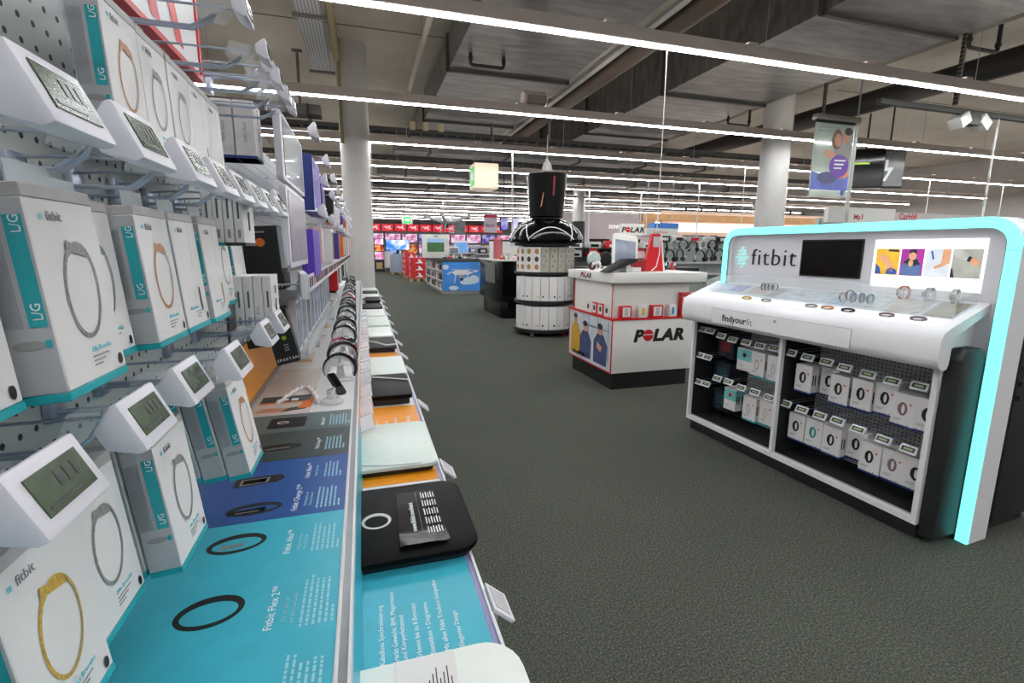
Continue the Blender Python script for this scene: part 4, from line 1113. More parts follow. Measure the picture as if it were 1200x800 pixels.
# logo: dots and letters
dots = MB()
DROWS = [(3, (0,)), (2, (-1, 0, 1)), (1, (-1, 0, 1)), (0, (-2, -1, 0, 1, 2)), (-1, (-1, 0, 1)), (-2, (-1, 0, 1)), (-3, (0,))]
for (rz_, cols) in DROWS:
    for c in cols:
        dots.prism(rrect(0.203+c*0.026-0.0082, 0.203+c*0.026+0.0082, 1.396+rz_*0.0235-0.0082, 1.396+rz_*0.0235+0.0082, 0.004, 3), 0.238, 0.2495, lit('lit_dots', (196, 250, 246), 0.3, 0), 'y')
dots.build('logo_dots', t)
text('fitbit', 0.172, INKK, t, (0.285, 0.246, 1.342), (1, 0, 0), (0, 0, 1), name='logo_letters', extr=0.004, bold=-0.0028, space=1.12)
# clear acrylic guard over the deck
g = MB()
g.box(0.05, 1.66, 0.064, 0.067, dz(0.066)+0.004, dz(0.066)+0.075, CLEAR)
g.build('acrylic_front', t)
MB().add([(0.05, 0.064, 1.215), (1.66, 0.064, 1.215), (1.66, 0.235, 1.262), (0.05, 0.235, 1.262), (0.05, 0.064, 1.218), (1.66, 0.064, 1.218), (1.66, 0.235, 1.265), (0.05, 0.235, 1.265)], [(0,3,2,1),(4,5,6,7),(0,1,5,4),(1,2,6,5),(2,3,7,6),(3,0,4,7)], CLEAR).build('acrylic_top', t)
MB().box(1.655, 1.658, 0.07, 0.235, 1.205, 1.214, CLEAR).box(0.052, 0.055, 0.07, 0.235, 1.205, 1.214, CLEAR).build('acrylic_end', t)
# dark cabinet standing back to back with the counter
t2 = thing('rear_cabinet', 'tall black cabinet standing behind the glowing frame counter', 'cabinet', tuple(K0), KA)
MB().box(0.10, 1.77, 0.45, 0.85, 0.06, 1.20, KB).build('body', t2, bevel=0.006)
MB().box(0.13, 1.74, 0.48, 0.81, 0.0, 0.06, KB).build('plinth', t2)
for k in range(6):
    MB().box(1.77, 1.783, 0.455, 0.475, 0.72+k*0.075, 0.745+k*0.075, KB).build('slot_tooth', t2)

# hooks and boxes inside the counter
def kiosk_tag():
    q = thing('shelf_tag', 'x', 'price tag')
    MB().tube([(0, 0.305, 0.012), (0, 0.02, 0.012)], 0.002, STEEL, n=5).build('wire', q)
    MB().tube([(0, 0.305, -0.005), (0, 0.06, -0.005), (0, 0.045, 0.004)], 0.0022, STEEL, n=5).build('prong', q)
    T = Matrix.Rotation(-0.5, 4, 'X')
    b = MB().box(-0.040, 0.040, 0.0, 0.012, -0.022, 0.024, WPLAST, T).build('tag_body', q, bevel=0.003)
    MB().box(-0.031, 0.031, -0.0012, -0.0002, -0.011, 0.014, LCD, T).build('screen', b)
    MB().box(-0.02, 0.02, -0.0018, -0.0013, -0.004, 0.007, mat('lcd_pale', (128, 148, 110), rough=0.4), T).build('digits', b)
    return Proto(q)
KTAG = kiosk_tag()
def ktag(lst, desc):
    for k, (u, z) in enumerate(lst):
        KTAG.put(tuple(kw(u, 0.05, z)), 'small price tag in the glowing counter, %s, %s along' % (desc, ORD[k]), rz=KA, group='price tags inside the counter')
ktag([(0.84, 0.801), (0.959, 0.795), (1.081, 0.794), (1.191, 0.785), (1.32, 0.778), (1.444, 0.772), (1.569, 0.778)], 'far bay of the pair, upper row'.replace('far bay of the pair', 'wide near bay'))
ktag([(0.842, 0.461), (0.959, 0.458), (1.079, 0.458), (1.188, 0.462), (1.307, 0.454), (1.442, 0.445), (1.564, 0.44)], 'wide near bay, lower row')
ktag([(0.05, 0.828), (0.14, 0.828), (0.25, 0.81), (0.362, 0.80), (0.486, 0.802), (0.603, 0.80), (0.718, 0.805)], 'far bay, upper row')
ktag([(0.05, 0.617), (0.13, 0.616)], 'far bay, middle row')
ktag([(0.05, 0.397), (0.135, 0.401), (0.246, 0.476), (0.356, 0.478), (0.477, 0.467), (0.598, 0.468), (0.718, 0.462)], 'far bay, lower row')
def tracker_box(bandm, pic, wd=0.112, ht=0.180, dp=0.05, style='ring', top=None):
    q = thing('tracker_box', 'x', 'box')
    MB().box(-wd/2, wd/2, 0, dp, 0.010, ht, CARD).build('carton', q, bevel=0.0015, seg=1)
    MB().box(-wd/2-0.0005, wd/2+0.0005, -0.0005, dp+0.0005, 0, 0.010, bandm).build('bottom_band', q)
    if top: MB().box(-wd/2-0.0004, wd/2+0.0004, -0.0006, dp*0.9, ht*0.45, ht*0.95, top).build('upper_print', q)
    m = MB(); n = 22; y = -0.0011
    if style == 'ring':
        cx, cz = -wd*0.03, ht*0.55
        A = ellipse(cx, cz, wd*0.20, ht*0.20, n); B = ellipse(cx+wd*0.02, cz, wd*0.07, ht*0.135, n)
        m.add([(a, y, b) for a, b in A] + [(a, y, b) for a, b in B], [(i, (i+1) % n, (i+1) % n+n, i+n) for i in range(n)], pic)
        m.box(cx-wd*0.20, cx-wd*0.05, y-0.0006, y-0.0002, cz-ht*0.09, cz+ht*0.09, pic)
    elif style == 'thin':
        cx, cz = -wd*0.05, ht*0.5
        A = ellipse(cx, cz, wd*0.13, ht*0.2, n); B = ellipse(cx, cz, wd*0.10, ht*0.175, n)
        m.add([(a, y, b) for a, b in A] + [(a, y, b) for a, b in B], [(i, (i+1) % n, (i+1) % n+n, i+n) for i in range(n)], pic)
    else:
        m.add([(a, y, b) for a, b in ellipse(0, ht*0.70, wd*0.13, wd*0.13, n)], [list(range(n))], pic)
    m.build('band_picture', q)
    h = MB(); h.add([(a, y, b) for a, b in ((wd*0.28, ht*0.67), (wd*0.34, ht*0.73), (wd*0.31, ht*0.745), (wd*0.28, ht*0.725), (wd*0.25, ht*0.745), (wd*0.22, ht*0.73))], [list(range(6))], RED)
    h.build('heart_print', q)
    d = MB()
    for k in range(3): d.box(-wd*0.38, wd*(0.0-0.06*k), y, y+0.0004, ht*(0.24-0.03*k), ht*(0.24-0.03*k)+0.002, INKG)
    for k in range(4): d.add([(a, y, b) for a, b in ellipse(-wd*0.36+k*wd*0.2, ht*0.085, 0.003, 0.003, 8)], [list(range(8))], INKG if k < 3 else INKK)
    d.build('small_print', q)
    e = MB(); x = wd/2+0.0008
    for k in range(2): e.box(x-0.0004, x, dp*0.2+k*dp*0.4, dp*0.2+k*dp*0.4+dp*0.18, ht*0.32, ht*0.68, INKK)
    e.build('side_picture', q)
    return Proto(q)
GREYPIC = mat('plum_print', (126, 100, 112), rough=0.5)
TB = {'charge': tracker_box(NAVYC, INKK), 'plum': tracker_box(NAVYC, GREYPIC), 'tealb': tracker_box(NAVYC, mat('sea_print', (40, 150, 150), rough=0.5)), 'alta': tracker_box(TEAL, INKK, style='thin'), 'altar': tracker_box(TEAL, PICROSE, style='thin'),
      'clip': tracker_box(CARD, INKK, style='disc', top=mat('mint_card', (120, 196, 196), rough=0.5), wd=0.13, ht=0.165), 'clipr': tracker_box(CARD, RED, style='disc', top=mat('mint_card', (120, 196, 196), rough=0.5), wd=0.11, ht=0.165)}
KN = {'charge': 'black watch print', 'plum': 'plum watch print', 'tealb': 'turquoise watch print', 'alta': 'thin black band', 'altar': 'thin copper band', 'clip': 'mint half, black disc', 'clipr': 'mint half, red disc'}
def kbox(kind, u, n, z, desc, cnt=1):
    for k in range(cnt):
        TB[kind].put(tuple(kw(u, n+k*0.053, z)), 'white box with %s, %s%s' % (KN[kind], desc, '' if k == 0 else ', %s behind' % ORD[k-1]), rz=KA, group='boxed trackers in the counter')
for i, (kd, u, z, n, c) in enumerate((('charge', 0.925, 0.556, 0.08, 3), ('charge', 1.045, 0.556, 0.15, 2), ('charge', 1.155, 0.545, 0.08, 1), ('charge', 1.283, 0.552, 0.08, 2), ('charge', 1.400, 0.560, 0.095, 2), ('plum', 1.505, 0.537, 0.07, 2), ('charge', 1.615, 0.540, 0.07, 1))):
    kbox(kd, u, n, z, 'wide bay upper row, %s along' % ORD[i], c)
for i, (kd, u, z, n, c) in enumerate((('charge', 0.915, 0.228, 0.08, 1), ('tealb', 1.032, 0.228, 0.08, 1), ('charge', 1.148, 0.224, 0.08, 3), ('charge', 1.262, 0.235, 0.13, 1), ('charge', 1.375, 0.214, 0.075, 2), ('plum', 1.49, 0.215, 0.08, 2), ('charge', 1.60, 0.215, 0.08, 1))):
    kbox(kd, u, n, z, 'wide bay lower row, %s along' % ORD[i], c)
for i, (kd, u, z, n, c) in enumerate((('clip', 0.44, 0.580, 0.10, 2), ('alta', 0.575, 0.566, 0.08, 2), ('altar', 0.708, 0.564, 0.08, 1))):
    kbox(kd, u, n, z, 'far bay upper row, %s along' % ORD[i], c)
for i, (kd, u, z, n, c) in enumerate((('clipr', 0.358, 0.258, 0.08, 3), ('alta', 0.543, 0.232, 0.075, 2), ('altar', 0.675, 0.240, 0.085, 1))):
    kbox(kd, u, n, z, 'far bay lower row, %s along' % ORD[i], c)
# dark packs hanging deep in the far bay
DKB = mat('dark_blue_card', (24, 30, 44), rough=0.5)
for i, (u, z) in enumerate(((0.20, 0.62), (0.18, 0.41), (0.19, 0.19))):
    q = thing('dark_pack', 'dark hanging pack in the far bay, %s from the top' % ORD[i], 'pack', tuple(kw(u, 0.16, z)), KA, 'dark packs in the far bay')
    MB().box(-0.08, 0.08, 0, 0.12, 0, 0.165, DKB).build('carton', q, bevel=0.002)
    MB().box(-0.05, 0.05, -0.001, -0.0002, 0.05, 0.13, mat('dim_red_print', (120, 34, 36), rough=0.5) if i == 0 else mat('dim_teal_print', (30, 70, 76), rough=0.5)).build('front_print', q)
    text('charge', 0.024, mat('dim_ink', (90, 96, 110), rough=0.5), q, (-0.06, -0.0014, 0.02), (1, 0, 0), (0, 0, 1))
# demo watches and bands on the deck
def demo_band(color, face, kind='band'):
    q = thing('demo_watch', 'x', 'watch')
    n = 18; pts = [(0.0, 0.030*math.cos(math.radians(-60+300*i/n)), 0.034+0.034*math.sin(math.radians(-60+300*i/n))) for i in range(n+1)]
    MB().ringpath(pts, 0.016, 0.003, color, (1, 0, 0), closed=False).build('strap', q, smooth=True)
    MB().box(-0.014 if kind == 'watch' else -0.009, 0.014 if kind == 'watch' else 0.009, -0.036, -0.029, 0.02, 0.052, face).build('case', q, bevel=0.003)
    MB().box(-0.010 if kind == 'watch' else -0.006, 0.010 if kind == 'watch' else 0.006, -0.0372, -0.0362, 0.025, 0.047, BLACKG).build('glass', q)
    MB().tube([(0, 0.0, 0.002), (0, 0.0, 0.066)], 0.004, CLEARD).build('stand', q)
    return Proto(q)
DW = {'steelwatch': demo_band(ALU, ALU, 'watch'), 'tealband': demo_band(mat('sea_rubber', (40, 140, 150), rough=0.5), BLACKG), 'blueband': demo_band(mat('navy_rubber', (50, 70, 120), rough=0.5), BLACKG), 'plumband': demo_band(mat('plum_rubber', (90, 60, 84), rough=0.5), BLACKG), 'brownband': demo_band(mat('tan_leather', (170, 110, 80), rough=0.6), ALU), 'blackband': demo_band(BLACKF, BLACKG)}
DN = {'steelwatch': 'steel watch', 'tealband': 'turquoise band', 'blueband': 'navy band', 'plumband': 'plum band', 'brownband': 'tan strap watch', 'blackband': 'black band'}
spots = [('brownband', 1.10, 0.10), ('blueband', 1.155, 0.105), ('blueband', 1.20, 0.11), ('tealband', 1.245, 0.11), ('plumband', 1.115, 0.135), ('brownband', 1.355, 0.20), ('steelwatch', 1.475, 0.20), ('steelwatch', 1.585, 0.20), ('blackband', 0.50, 0.15), ('blackband', 0.53, 0.152), ('blackband', 0.56, 0.154), ('blackband', 0.59, 0.156)]
for i, (kd, u, n) in enumerate(spots):
    DW[kd].put(tuple(kw(u, n, dz(n)+0.004)), '%s on a clear stand on the counter deck, %s of the demo pieces' % (DN[kd], ORD[i]), rz=KA+0.25*math.sin(i), group='demo watches on the deck', scale=(0.85, 0.85, 0.85) if i < 5 else ((1.15, 1.1, 1.1) if i < 8 else (0.7, 0.7, 0.75)))
for q in list(DW.values())+list(TB.values()): q.drop()
def lying_band(u, n, c, label, rz=0.0):
    q = thing('lying_band', label, 'wristband', tuple(kw(u, n, dz(n)+0.0025)), KA+rz)
    q.rotation_euler = (math.atan(DS), 0, KA+rz)
    m = MB(); pts = [(0.034*math.cos(a), 0.016*math.sin(a), 0.006) for a in [2*PI*i/22 for i in range(22)]]
    m.ringpath(pts, 0.010, 0.003, c, (0, 0, 1)); m.build('strap', q, smooth=True)
    MB().box(-0.014, 0.014, -0.020, -0.0145, 0.001, 0.011, ALU).build('module', q, bevel=0.002)
for i, (u, c, lb_) in enumerate(((0.50, PICGOLD, 'slim gold'), (0.66, PICSTEEL, 'tiny steel'), (0.98, PICSTEEL, 'silver mesh'), (1.08, PICROSE, 'rose gold'), (1.20, BLACKF, 'black rubber'), (1.40, GREYPIC, 'mauve leather'), (1.545, GREYPIC, 'purple rubber'))):
    lying_band(u, 0.008, c, '%s bracelet lying on the lit lip of the counter' % lb_, 0.2)

# ------------------------------------------------------------------ small white counter with red edges
PW = mat('counter_white', (234, 232, 227), rough=0.35, var=0.01)
t = thing('promo_counter', 'white promotional counter with red edges and a meeting photo on its side', 'counter', (2.39, 4.28, 0))
MB().box(0.03, 0.94, 0.03, 1.0, 0, 0.18, BLACK).build('plinth', t)
MB().box(0, 0.97, 0, 1.05, 0.18, 0.735, PW).build('body', t, bevel=0.003)
MB().box(-0.012, 0.985, -0.012, 1.06, 0.735, 0.755, RED).build('shelf_edge', t)
MB().box(0.02, 0.93, 0.06, 0.10, 0.755, 1.115, PW).box(0.02, 0.93, 0.10, 0.98, 0.755, 1.115, PW).build('upper_body', t)
MB().box(-0.03, 1.08, -0.03, 1.07, 1.115, 1.215, PW).build('counter_top', t, bevel=0.003)
b = MB()
for a in ((-0.004, 0.004, -0.006, 0.006, 0.18, 0.735),): b.box(*a, RED)
b.box(-0.006, 0.0, 0.0, 1.05, 0.18, 0.192, RED).box(-0.006, 0, 1.04, 1.05, 0.19, 0.735, RED)
b.box(0.015, 0.022, 0.052, 0.06, 0.755, 1.115, RED).box(0.014, 0.02, 0.96, 0.975, 0.755, 1.115, RED)
b.build('red_edging', t)
# photo on the side
ph = MB().box(-0.004, -0.0005, 0.02, 1.035, 0.195, 0.73, mat('photo_bright', (206, 212, 216), rough=0.35, var=0.12, scale=4)).build('side_photo', t)
def PHq(pts, m, d=0.0046):
    MB().prism(pts, -d-0.0003, -d, m, 'x').build('photo_shape', ph)
PHB, PHY, PHD, PHW = mat('photo_blue', (70, 80, 124), rough=0.4, var=0.25, scale=14), mat('photo_yellow', (206, 158, 50), rough=0.4), mat('photo_dark', (52, 46, 52), rough=0.4), mat('photo_window', (150, 168, 204), rough=0.4, var=0.2, scale=6)
for y in (0.06, 0.30, 0.52): PHq([(y, 0.30), (y+0.02, 0.30), (y+0.02, 0.72), (y, 0.72)], PHW)
PHq([(0.04, 0.60), (0.56, 0.60), (0.56, 0.62), (0.04, 0.62)], PHW)
def fig(y, s, cm, hz=0.0):
    PHq([(y-0.13*s, 0.23), (y+0.13*s, 0.23), (y+0.13*s, 0.47+hz), (y+0.06*s, 0.555+hz), (y-0.06*s, 0.555+hz), (y-0.14*s, 0.45+hz)], cm, 0.0052)
    PHq(ellipse(y, 0.605+hz, 0.05*s, 0.055*s, 14), SKIN, 0.0056)
    PHq(ellipse(y+0.01, 0.638+hz, 0.053*s, 0.03*s, 12), PHD, 0.0060)
fig(0.24, 1.15, PHB, 0.0); fig(0.60, 1.1, PHB, -0.02); fig(0.86, 0.95, PHY, 0.04)
PHq([(0.30, 0.47), (0.32, 0.40), (0.22, 0.36), (0.20, 0.42)], SKIN, 0.0064)
for k in range(7): PHq(ellipse(0.60+k*0.055, 0.235+0.015*(k % 2), 0.022, 0.03, 10), PHD if k % 2 else PHW, 0.0052)
# lettering, black with a red ball for the O
def polar(parent, size, org, x, y, bold, wide=1.18):
    X, Y = Vector(x), Vector(y); o = Vector(org)
    a = text('P', size, INKK, parent, tuple(o), x, y, bold=bold, shear=0.2, wide=wide)
    b = text('LAR', size, INKK, parent, tuple(o+X*size*1.36), x, y, bold=bold, shear=0.2, space=1.1, wide=wide)
    
    c = o + X*size*1.03 + Y*size*0.35
    N = X.cross(Y)
    MB().add([tuple(c + X*a + Y*b + N*0.0012) for a, b in ellipse(0, 0, size*0.37, size*0.37, 20)], [list(range(20))], RED).build('red_ball', parent)
    MB().add([tuple(c + X*a + Y*b + N*0.002) for a, b in ((-size*0.37, 0.02*size), (size*0.37, 0.02*size), (size*0.37, 0.07*size), (-size*0.37, 0.07*size))], [(0, 1, 2, 3)], PW).build('ball_stripe', parent)
polar(t, 0.168, (0.25, -0.001, 0.508), (1, 0, 0), (0, 0, 1), 0.0095)
polar(t, 0.075, (-0.031, 0.72, 1.140), (0, -1, 0), (0, 0, 1), 0.0042)
# boxed goods on the red shelf
def goods(x, y, z, wd, ht, dp, cm, pm, label, rz=0.0):
    q = thing('gift_box', label, 'box', (x, y, z), rz, 'boxed goods on the red shelf')
    MB().box(-wd/2, wd/2, 0, dp, 0, ht, cm).build('carton', q, bevel=0.002)
    MB().box(-wd*0.36, wd*0.36, -0.0012, -0.0002, ht*0.12, ht*0.88, CARD).build('window_card', q)
    MB().prism(rrect(-wd*0.16, wd*0.16, ht*0.2, ht*0.8, wd*0.05), -0.0026, -0.0014, pm, 'y').build('device_picture', q)
GB = 0.7552
for i, (x, wd, cm, pm, lb_) in enumerate(((2.54, 0.12, RED, GREY, 'red box with a grey device picture'), (2.735, 0.10, CARD, mat('yellow_band', (222, 190, 40), rough=0.5), 'white box with a yellow band picture'), (2.905, 0.13, RED, GREY, 'red and white box with a pale band picture'), (3.09, 0.09, CARD, mat('cyan_band', (50, 150, 180), rough=0.5), 'white box with a cyan band picture'))):
    goods(x, 4.272, GB, wd, 0.125, 0.06, cm, pm, lb_ + ' on the red shelf')
q = thing('leaflet_stand', 'red leaflet stand at the far end of the red shelf', 'leaflet stand', (3.245, 4.275, GB))
MB().box(-0.06, 0.06, 0, 0.05, 0, 0.25, RED).build('holder', q, bevel=0.003)
for k in range(3):
    MB().box(-0.04, 0.04, -0.0016, -0.0003, 0.05+k*0.065, 0.075+k*0.065, CARD).build('print', q)
for i, y in enumerate((4.42, 4.56, 4.70, 4.85)):
    q = thing('gift_box', 'small %s watch box on the short side of the red shelf, %s from the corner' % (('white', 'red', 'red', 'white')[3-i], ORD[i]), 'box', (2.395, y, GB), 0, 'boxed goods on the red shelf')
    cm = (CARD, RED, RED, CARD)[3-i]
    MB().box(0.0, 0.04, -0.05, 0.05, 0, 0.125, cm).build('carton', q, bevel=0.002)
    MB().box(-0.0012, -0.0002, -0.04, 0.04, 0.012, 0.11, CARD).build('window_card', q)
    MB().prism(ellipse(0, 0.065, 0.022, 0.03, 14), -0.0026, -0.0014, INKK, 'x').build('watch_picture', q)
# tilted terminal on the counter
t = thing('info_terminal', 'white tilted touch terminal with red wedge stand on the counter', 'terminal', (2.62, 4.58, 1.2165))
T = Matrix.Translation((0.05, 0.02, 0.045)) @ Matrix.Rotation(-0.30, 4, 'Y') @ Matrix.Rotation(0.25, 4, 'X') @ Matrix.Rotation(0.15, 4, 'Z')
fr = MB().prism(rrect(-0.15, 0.16, 0, 0.36, 0.04), -0.012, 0.012, PW, 'y', Matrix.Translation((0.06, 0.02, 0.045)) @ Matrix.Rotation(0.12, 4, 'Y') @ Matrix.Rotation(-0.25, 4, 'X')).build('screen_frame', t, bevel=0.004)
MB().box(-0.12, 0.13, -0.014, -0.0125, 0.035, 0.29, mat('blue_grey_screen', (108, 118, 138), rough=0.15, var=0.15, scale=12, emit=0.12), Matrix.Translation((0.06, 0.02, 0.045)) @ Matrix.Rotation(0.12, 4, 'Y') @ Matrix.Rotation(-0.25, 4, 'X')).build('glass', fr)
MB().box(-0.12, 0.22, -0.06, 0.16, 0, 0.045, PW).build('foot', t, bevel=0.006)
MB().prism([(0.27, 0.0), (0.52, 0.0), (0.46, 0.40), (0.36, 0.40)], -0.02, 0.02, RED, 'y').build('wedge_panel', t)
MB().prism([(0.52, 0.0), (0.54, 0.0), (0.475, 0.405), (0.46, 0.40)], -0.022, 0.022, PW, 'y').build('wedge_edge', t)
MB().box(0.375, 0.445, -0.0215, -0.0205, 0.26, 0.37, CARDG).build('label', t)
MB().tube([(0.45, -0.023, 0.37), (0.455, -0.03, 0.2), (0.42, -0.035, 0.05), (0.36, -0.04, 0.008)], 0.006, INKW).build('cable', t, smooth=True)
MB().box(0.13, 0.28, -0.05, 0.08, 0, 0.12, mat('dark_red', (150, 20, 28), rough=0.4)).build('wedge_back', t)
t = thing('black_tray', 'black sloping tray lying in front of the tilted terminal', 'tray', (2.44, 4.40, 1.2165), 0.15)
MB().prism([(-0.12, 0.004), (-0.09, 0.0), (0.24, 0.105), (0.26, 0.14), (0.14, 0.135)], -0.07, 0.08, BLACKF, 'y').build('tray', t, bevel=0.004)
MB().box(0.12, 0.2, -0.06, 0.06, 0, 0.055, GREY).build('support', t)
MB().box(-0.1, -0.02, -0.06, 0.04, 0.0, 0.004, mat('orange_lip', (220, 120, 60), rough=0.5)).build('lip', t)
def wristring(x, y, z, c, label, r=0.045):
    q = thing('sports_watch', label, 'watch', (x, y, z), 0.5)
    pts = [(r*math.cos(a), 0, r+r*math.sin(a)) for a in [2*PI*i/20 for i in range(20)]]
    MB().ringpath(pts, 0.022, 0.005, c, (0, 1, 0)).build('strap', q, smooth=True)
    MB().lathe([(0.02, 0), (0.02, 0.008)], INKW, n=14, T=Matrix.Translation((0, -0.014, r*1.5)) @ Matrix.Rotation(PI/2, 4, 'X')).build('dial', q)
for i, (x, y, c, lb_) in enumerate(((2.50, 5.0, BLACKF, 'black'), (2.55, 5.08, RED, 'red'), (2.64, 5.12, INKW, 'white'), (3.25, 4.75, BLACKF, 'black'), (3.32, 4.8, INKK, 'dark'), (3.42, 4.78, RED, 'red'))):
    wristring(x, y, 1.2165, c, '%s sports watch ring on the small counter, %s of six' % (lb_, ORD[i]))
t = thing('brand_sign', 'small white lettered sign on a post above the counter', 'sign', (3.05, 5.1, 1.2165))
MB().box(-0.16, 0.16, -0.012, 0.012, 0.40, 0.53, PW).build('board', t)
MB().tube([(0, 0.015, 0), (0, 0.015, 0.45)], 0.012, BLACK).build('post', t)
polar(t, 0.085, (-0.145, -0.0128, 0.43), (1, 0, 0), (0, 0, 1), 0.003)

# ------------------------------------------------------------------ round black tower of capsule boxes
CX, CY = 3.0, 7.78
t = thing('display_tower', 'round black tower display crowned by a giant black cup', 'display', (CX, CY, 0))
def disc(z0, z1, r, m, name):
    return MB().lathe([(r-0.01, z0), (r, z0+0.008), (r, z1-0.008), (r-0.01, z1)], m, n=48).build(name, t, smooth=True)
disc(0.06, 0.12, 0.545, BLACK, 'base_shelf'); disc(0.54, 0.60, 0.53, BLACK, 'middle_shelf'); disc(1.03, 1.07, 0.53, BLACK, 'upper_shelf'); disc(1.50, 1.54, 0.53, BLACK, 'top_shelf')
MB().lathe([(0.40, 0.12), (0.40, 1.5)], BLACK, n=32).build('core', t, smooth=True)
for k in range(5):
    a = 2*PI*k/5 + 3.9
    MB().lathe([(0.03, 0), (0.035, 0.03), (0.02, 0.06)], RED if k % 2 else GREY, n=10, T=Matrix.Translation((0.46*math.cos(a), 0.46*math.sin(a), 0.0))).build('castor', t)
GL = BLACKG
MB().lathe([(0.60, 1.545), (0.635, 1.60), (0.61, 1.68), (0.55, 1.77), (0.45, 1.85), (0.33, 1.91), (0.25, 1.94), (0.25, 1.96)], GL, n=48).build('saucer_dome', t, smooth=True)
MB().lathe([(0.26, 1.96), (0.285, 1.98), (0.30, 2.15), (0.325, 2.40), (0.345, 2.62), (0.35, 2.66), (0.33, 2.665), (0.30, 2.5)], GL, n=48).build('giant_cup', t, smooth=True)
fd = math.atan2(-CY, -CX)
for (da, w0, zb, zh) in ((0.16, 0.62, 1.60, 0.19), (-0.78, 0.34, 1.58, 0.26), (1.05, 0.36, 1.58, 0.27)):
    pts = []
    for i in range(17):
        u = -1 + 2*i/16
        a = fd + da + u*w0
        zz = zb + zh*(1-u*u)
        # radius of dome at that height
        P_ = [(0.60, 1.545), (0.635, 1.60), (0.61, 1.68), (0.55, 1.77), (0.45, 1.85), (0.33, 1.91)]
        for j in range(5):
            if P_[j][1] <= zz <= P_[j+1][1]:
                q_ = (zz-P_[j][1])/(P_[j+1][1]-P_[j][1]); rr = P_[j][0]+q_*(P_[j+1][0]-P_[j][0])
        pts.append((rr*1.006*math.cos(a), rr*1.006*math.sin(a), zz))
    MB().tube(pts, 0.009, INKW, n=6).build('white_line', t, smooth=True)
fl = lambda da, r0, z: ((r0)*math.cos(fd+da), (r0)*math.sin(fd+da), z)
def cupr(z): return 0.285 + (z-1.98)*(0.345-0.285)/(2.62-1.98)
MB().add([fl(-0.32, cupr(2.12)+0.012, 2.12), fl(-0.24, cupr(2.14)+0.012, 2.14), fl(-0.12, cupr(2.36)+0.012, 2.36), fl(-0.18, cupr(2.33)+0.012, 2.33)], [(0, 1, 2, 3)], mat('copper_print', (206, 140, 96), rough=0.4)).build('flame_print', t)
MB().add([fl(0.30, cupr(2.30)+0.012, 2.30), fl(0.40, cupr(2.30)+0.012, 2.30), fl(0.40, cupr(2.60)+0.012, 2.60), fl(0.30, cupr(2.60)+0.012, 2.60)], [(0, 1, 2, 3)], mat('maroon_print', (130, 30, 44), rough=0.4)).build('red_print', t)
def capsule_box(k, tier, a, z, ht, style):
    r = 0.485
    q = thing('capsule_box', 'slim %s box on the round tower, %s tier, %s along' % (('white', 'spotted', 'grey printed')[style], tier, ORD[k]), 'box', (CX+r*math.cos(a), CY+r*math.sin(a), z), a, 'slim boxes on the round tower')
    MB().box(-0.08, 0.025, -0.066, 0.066, 0, ht, (CARD, CARD, mat('stone_card', (168, 164, 152), rough=0.5))[style]).build('carton', q, bevel=0.0025, seg=1)
    d = MB()
    if style == 0:
        d.prism(ellipse(-0.025+0.05*(k % 2), 0.07, 0.015, 0.017, 12), 0.0252, 0.0262, INKK if k % 3 else mat('gold_dot', (200, 180, 90), rough=0.5), 'x')
    elif style == 1:
        for i in range(3):
            d.prism(ellipse(-0.002, 0.085+i*0.125, 0.036, 0.045, 14), 0.0252, 0.0262, [mat('caramel', (176, 120, 60), rough=0.5), mat('espresso', (60, 44, 36), rough=0.5)][i % 2], 'x')
    else:
        for i in range(4): d.prism(ellipse(-0.02+0.03*(i % 2), 0.1+i*0.08, 0.010, 0.012, 10), 0.0252, 0.0262, INKK, 'x')
    d.build('front_print', q)
for tier, z, ht in (('lowest', 0.121, 0.385), ('middle', 0.601, 0.395), ('top', 1.071, 0.405)):
    for k in range(9):
        a = fd + (4-k)*-0.275
        capsule_box(k, tier, a, z, ht, 0 if tier != 'top' else (1 if k < 4 else 2))
t = thing('pendant_bulb', 'white egg-shaped pendant above the giant black cup', 'lamp', (CX, CY, 2.70))
MB().lathe([(0.0, 0.0), (0.07, 0.02), (0.085, 0.07), (0.06, 0.15), (0.025, 0.19), (0.02, 0.22)], PW, n=20).build('shade', t, smooth=True)
MB().tube([(0, 0, 0.21), (0, 0, 0.6)], 0.008, CORD).build('stem', t)

# ------------------------------------------------------------------ glossy black cabinet behind the tower
t = thing('gloss_cabinet', 'glossy black sales cabinet with a slatted metal side', 'cabinet', (2.72, 9.5, 0))
MB().prism([(0.0, 0.12), (0.12, 0.0), (0.62, 0.0), (0.62, 1.6), (0.0, 1.6)], 0.0, 0.36, BLACKG, 'z').build('lower_body', t, bevel=0.004)
MB().prism([(-0.06, 0.25), (0.0, 0.0), (0.66, 0.0), (0.66, 1.7), (-0.06, 1.7)], 0.36, 1.19, BLACKG, 'z').build('upper_body', t, bevel=0.004)
MB().box(-0.08, 0.68, -0.02, 1.72, 1.19, 1.22, PW).build('worktop', t, bevel=0.003)
for k in range(9):
    MB().box(-0.075, -0.061, 0.35+k*0.09, 0.40+k*0.09, 0.72, 1.14, ALU).build('slat', t)
CLUT = [mat('clutter_red', (196, 60, 60), rough=0.5), mat('clutter_green', (90, 150, 90), rough=0.5), CARD, mat('clutter_tan', (200, 176, 130), rough=0.5), PINKC]
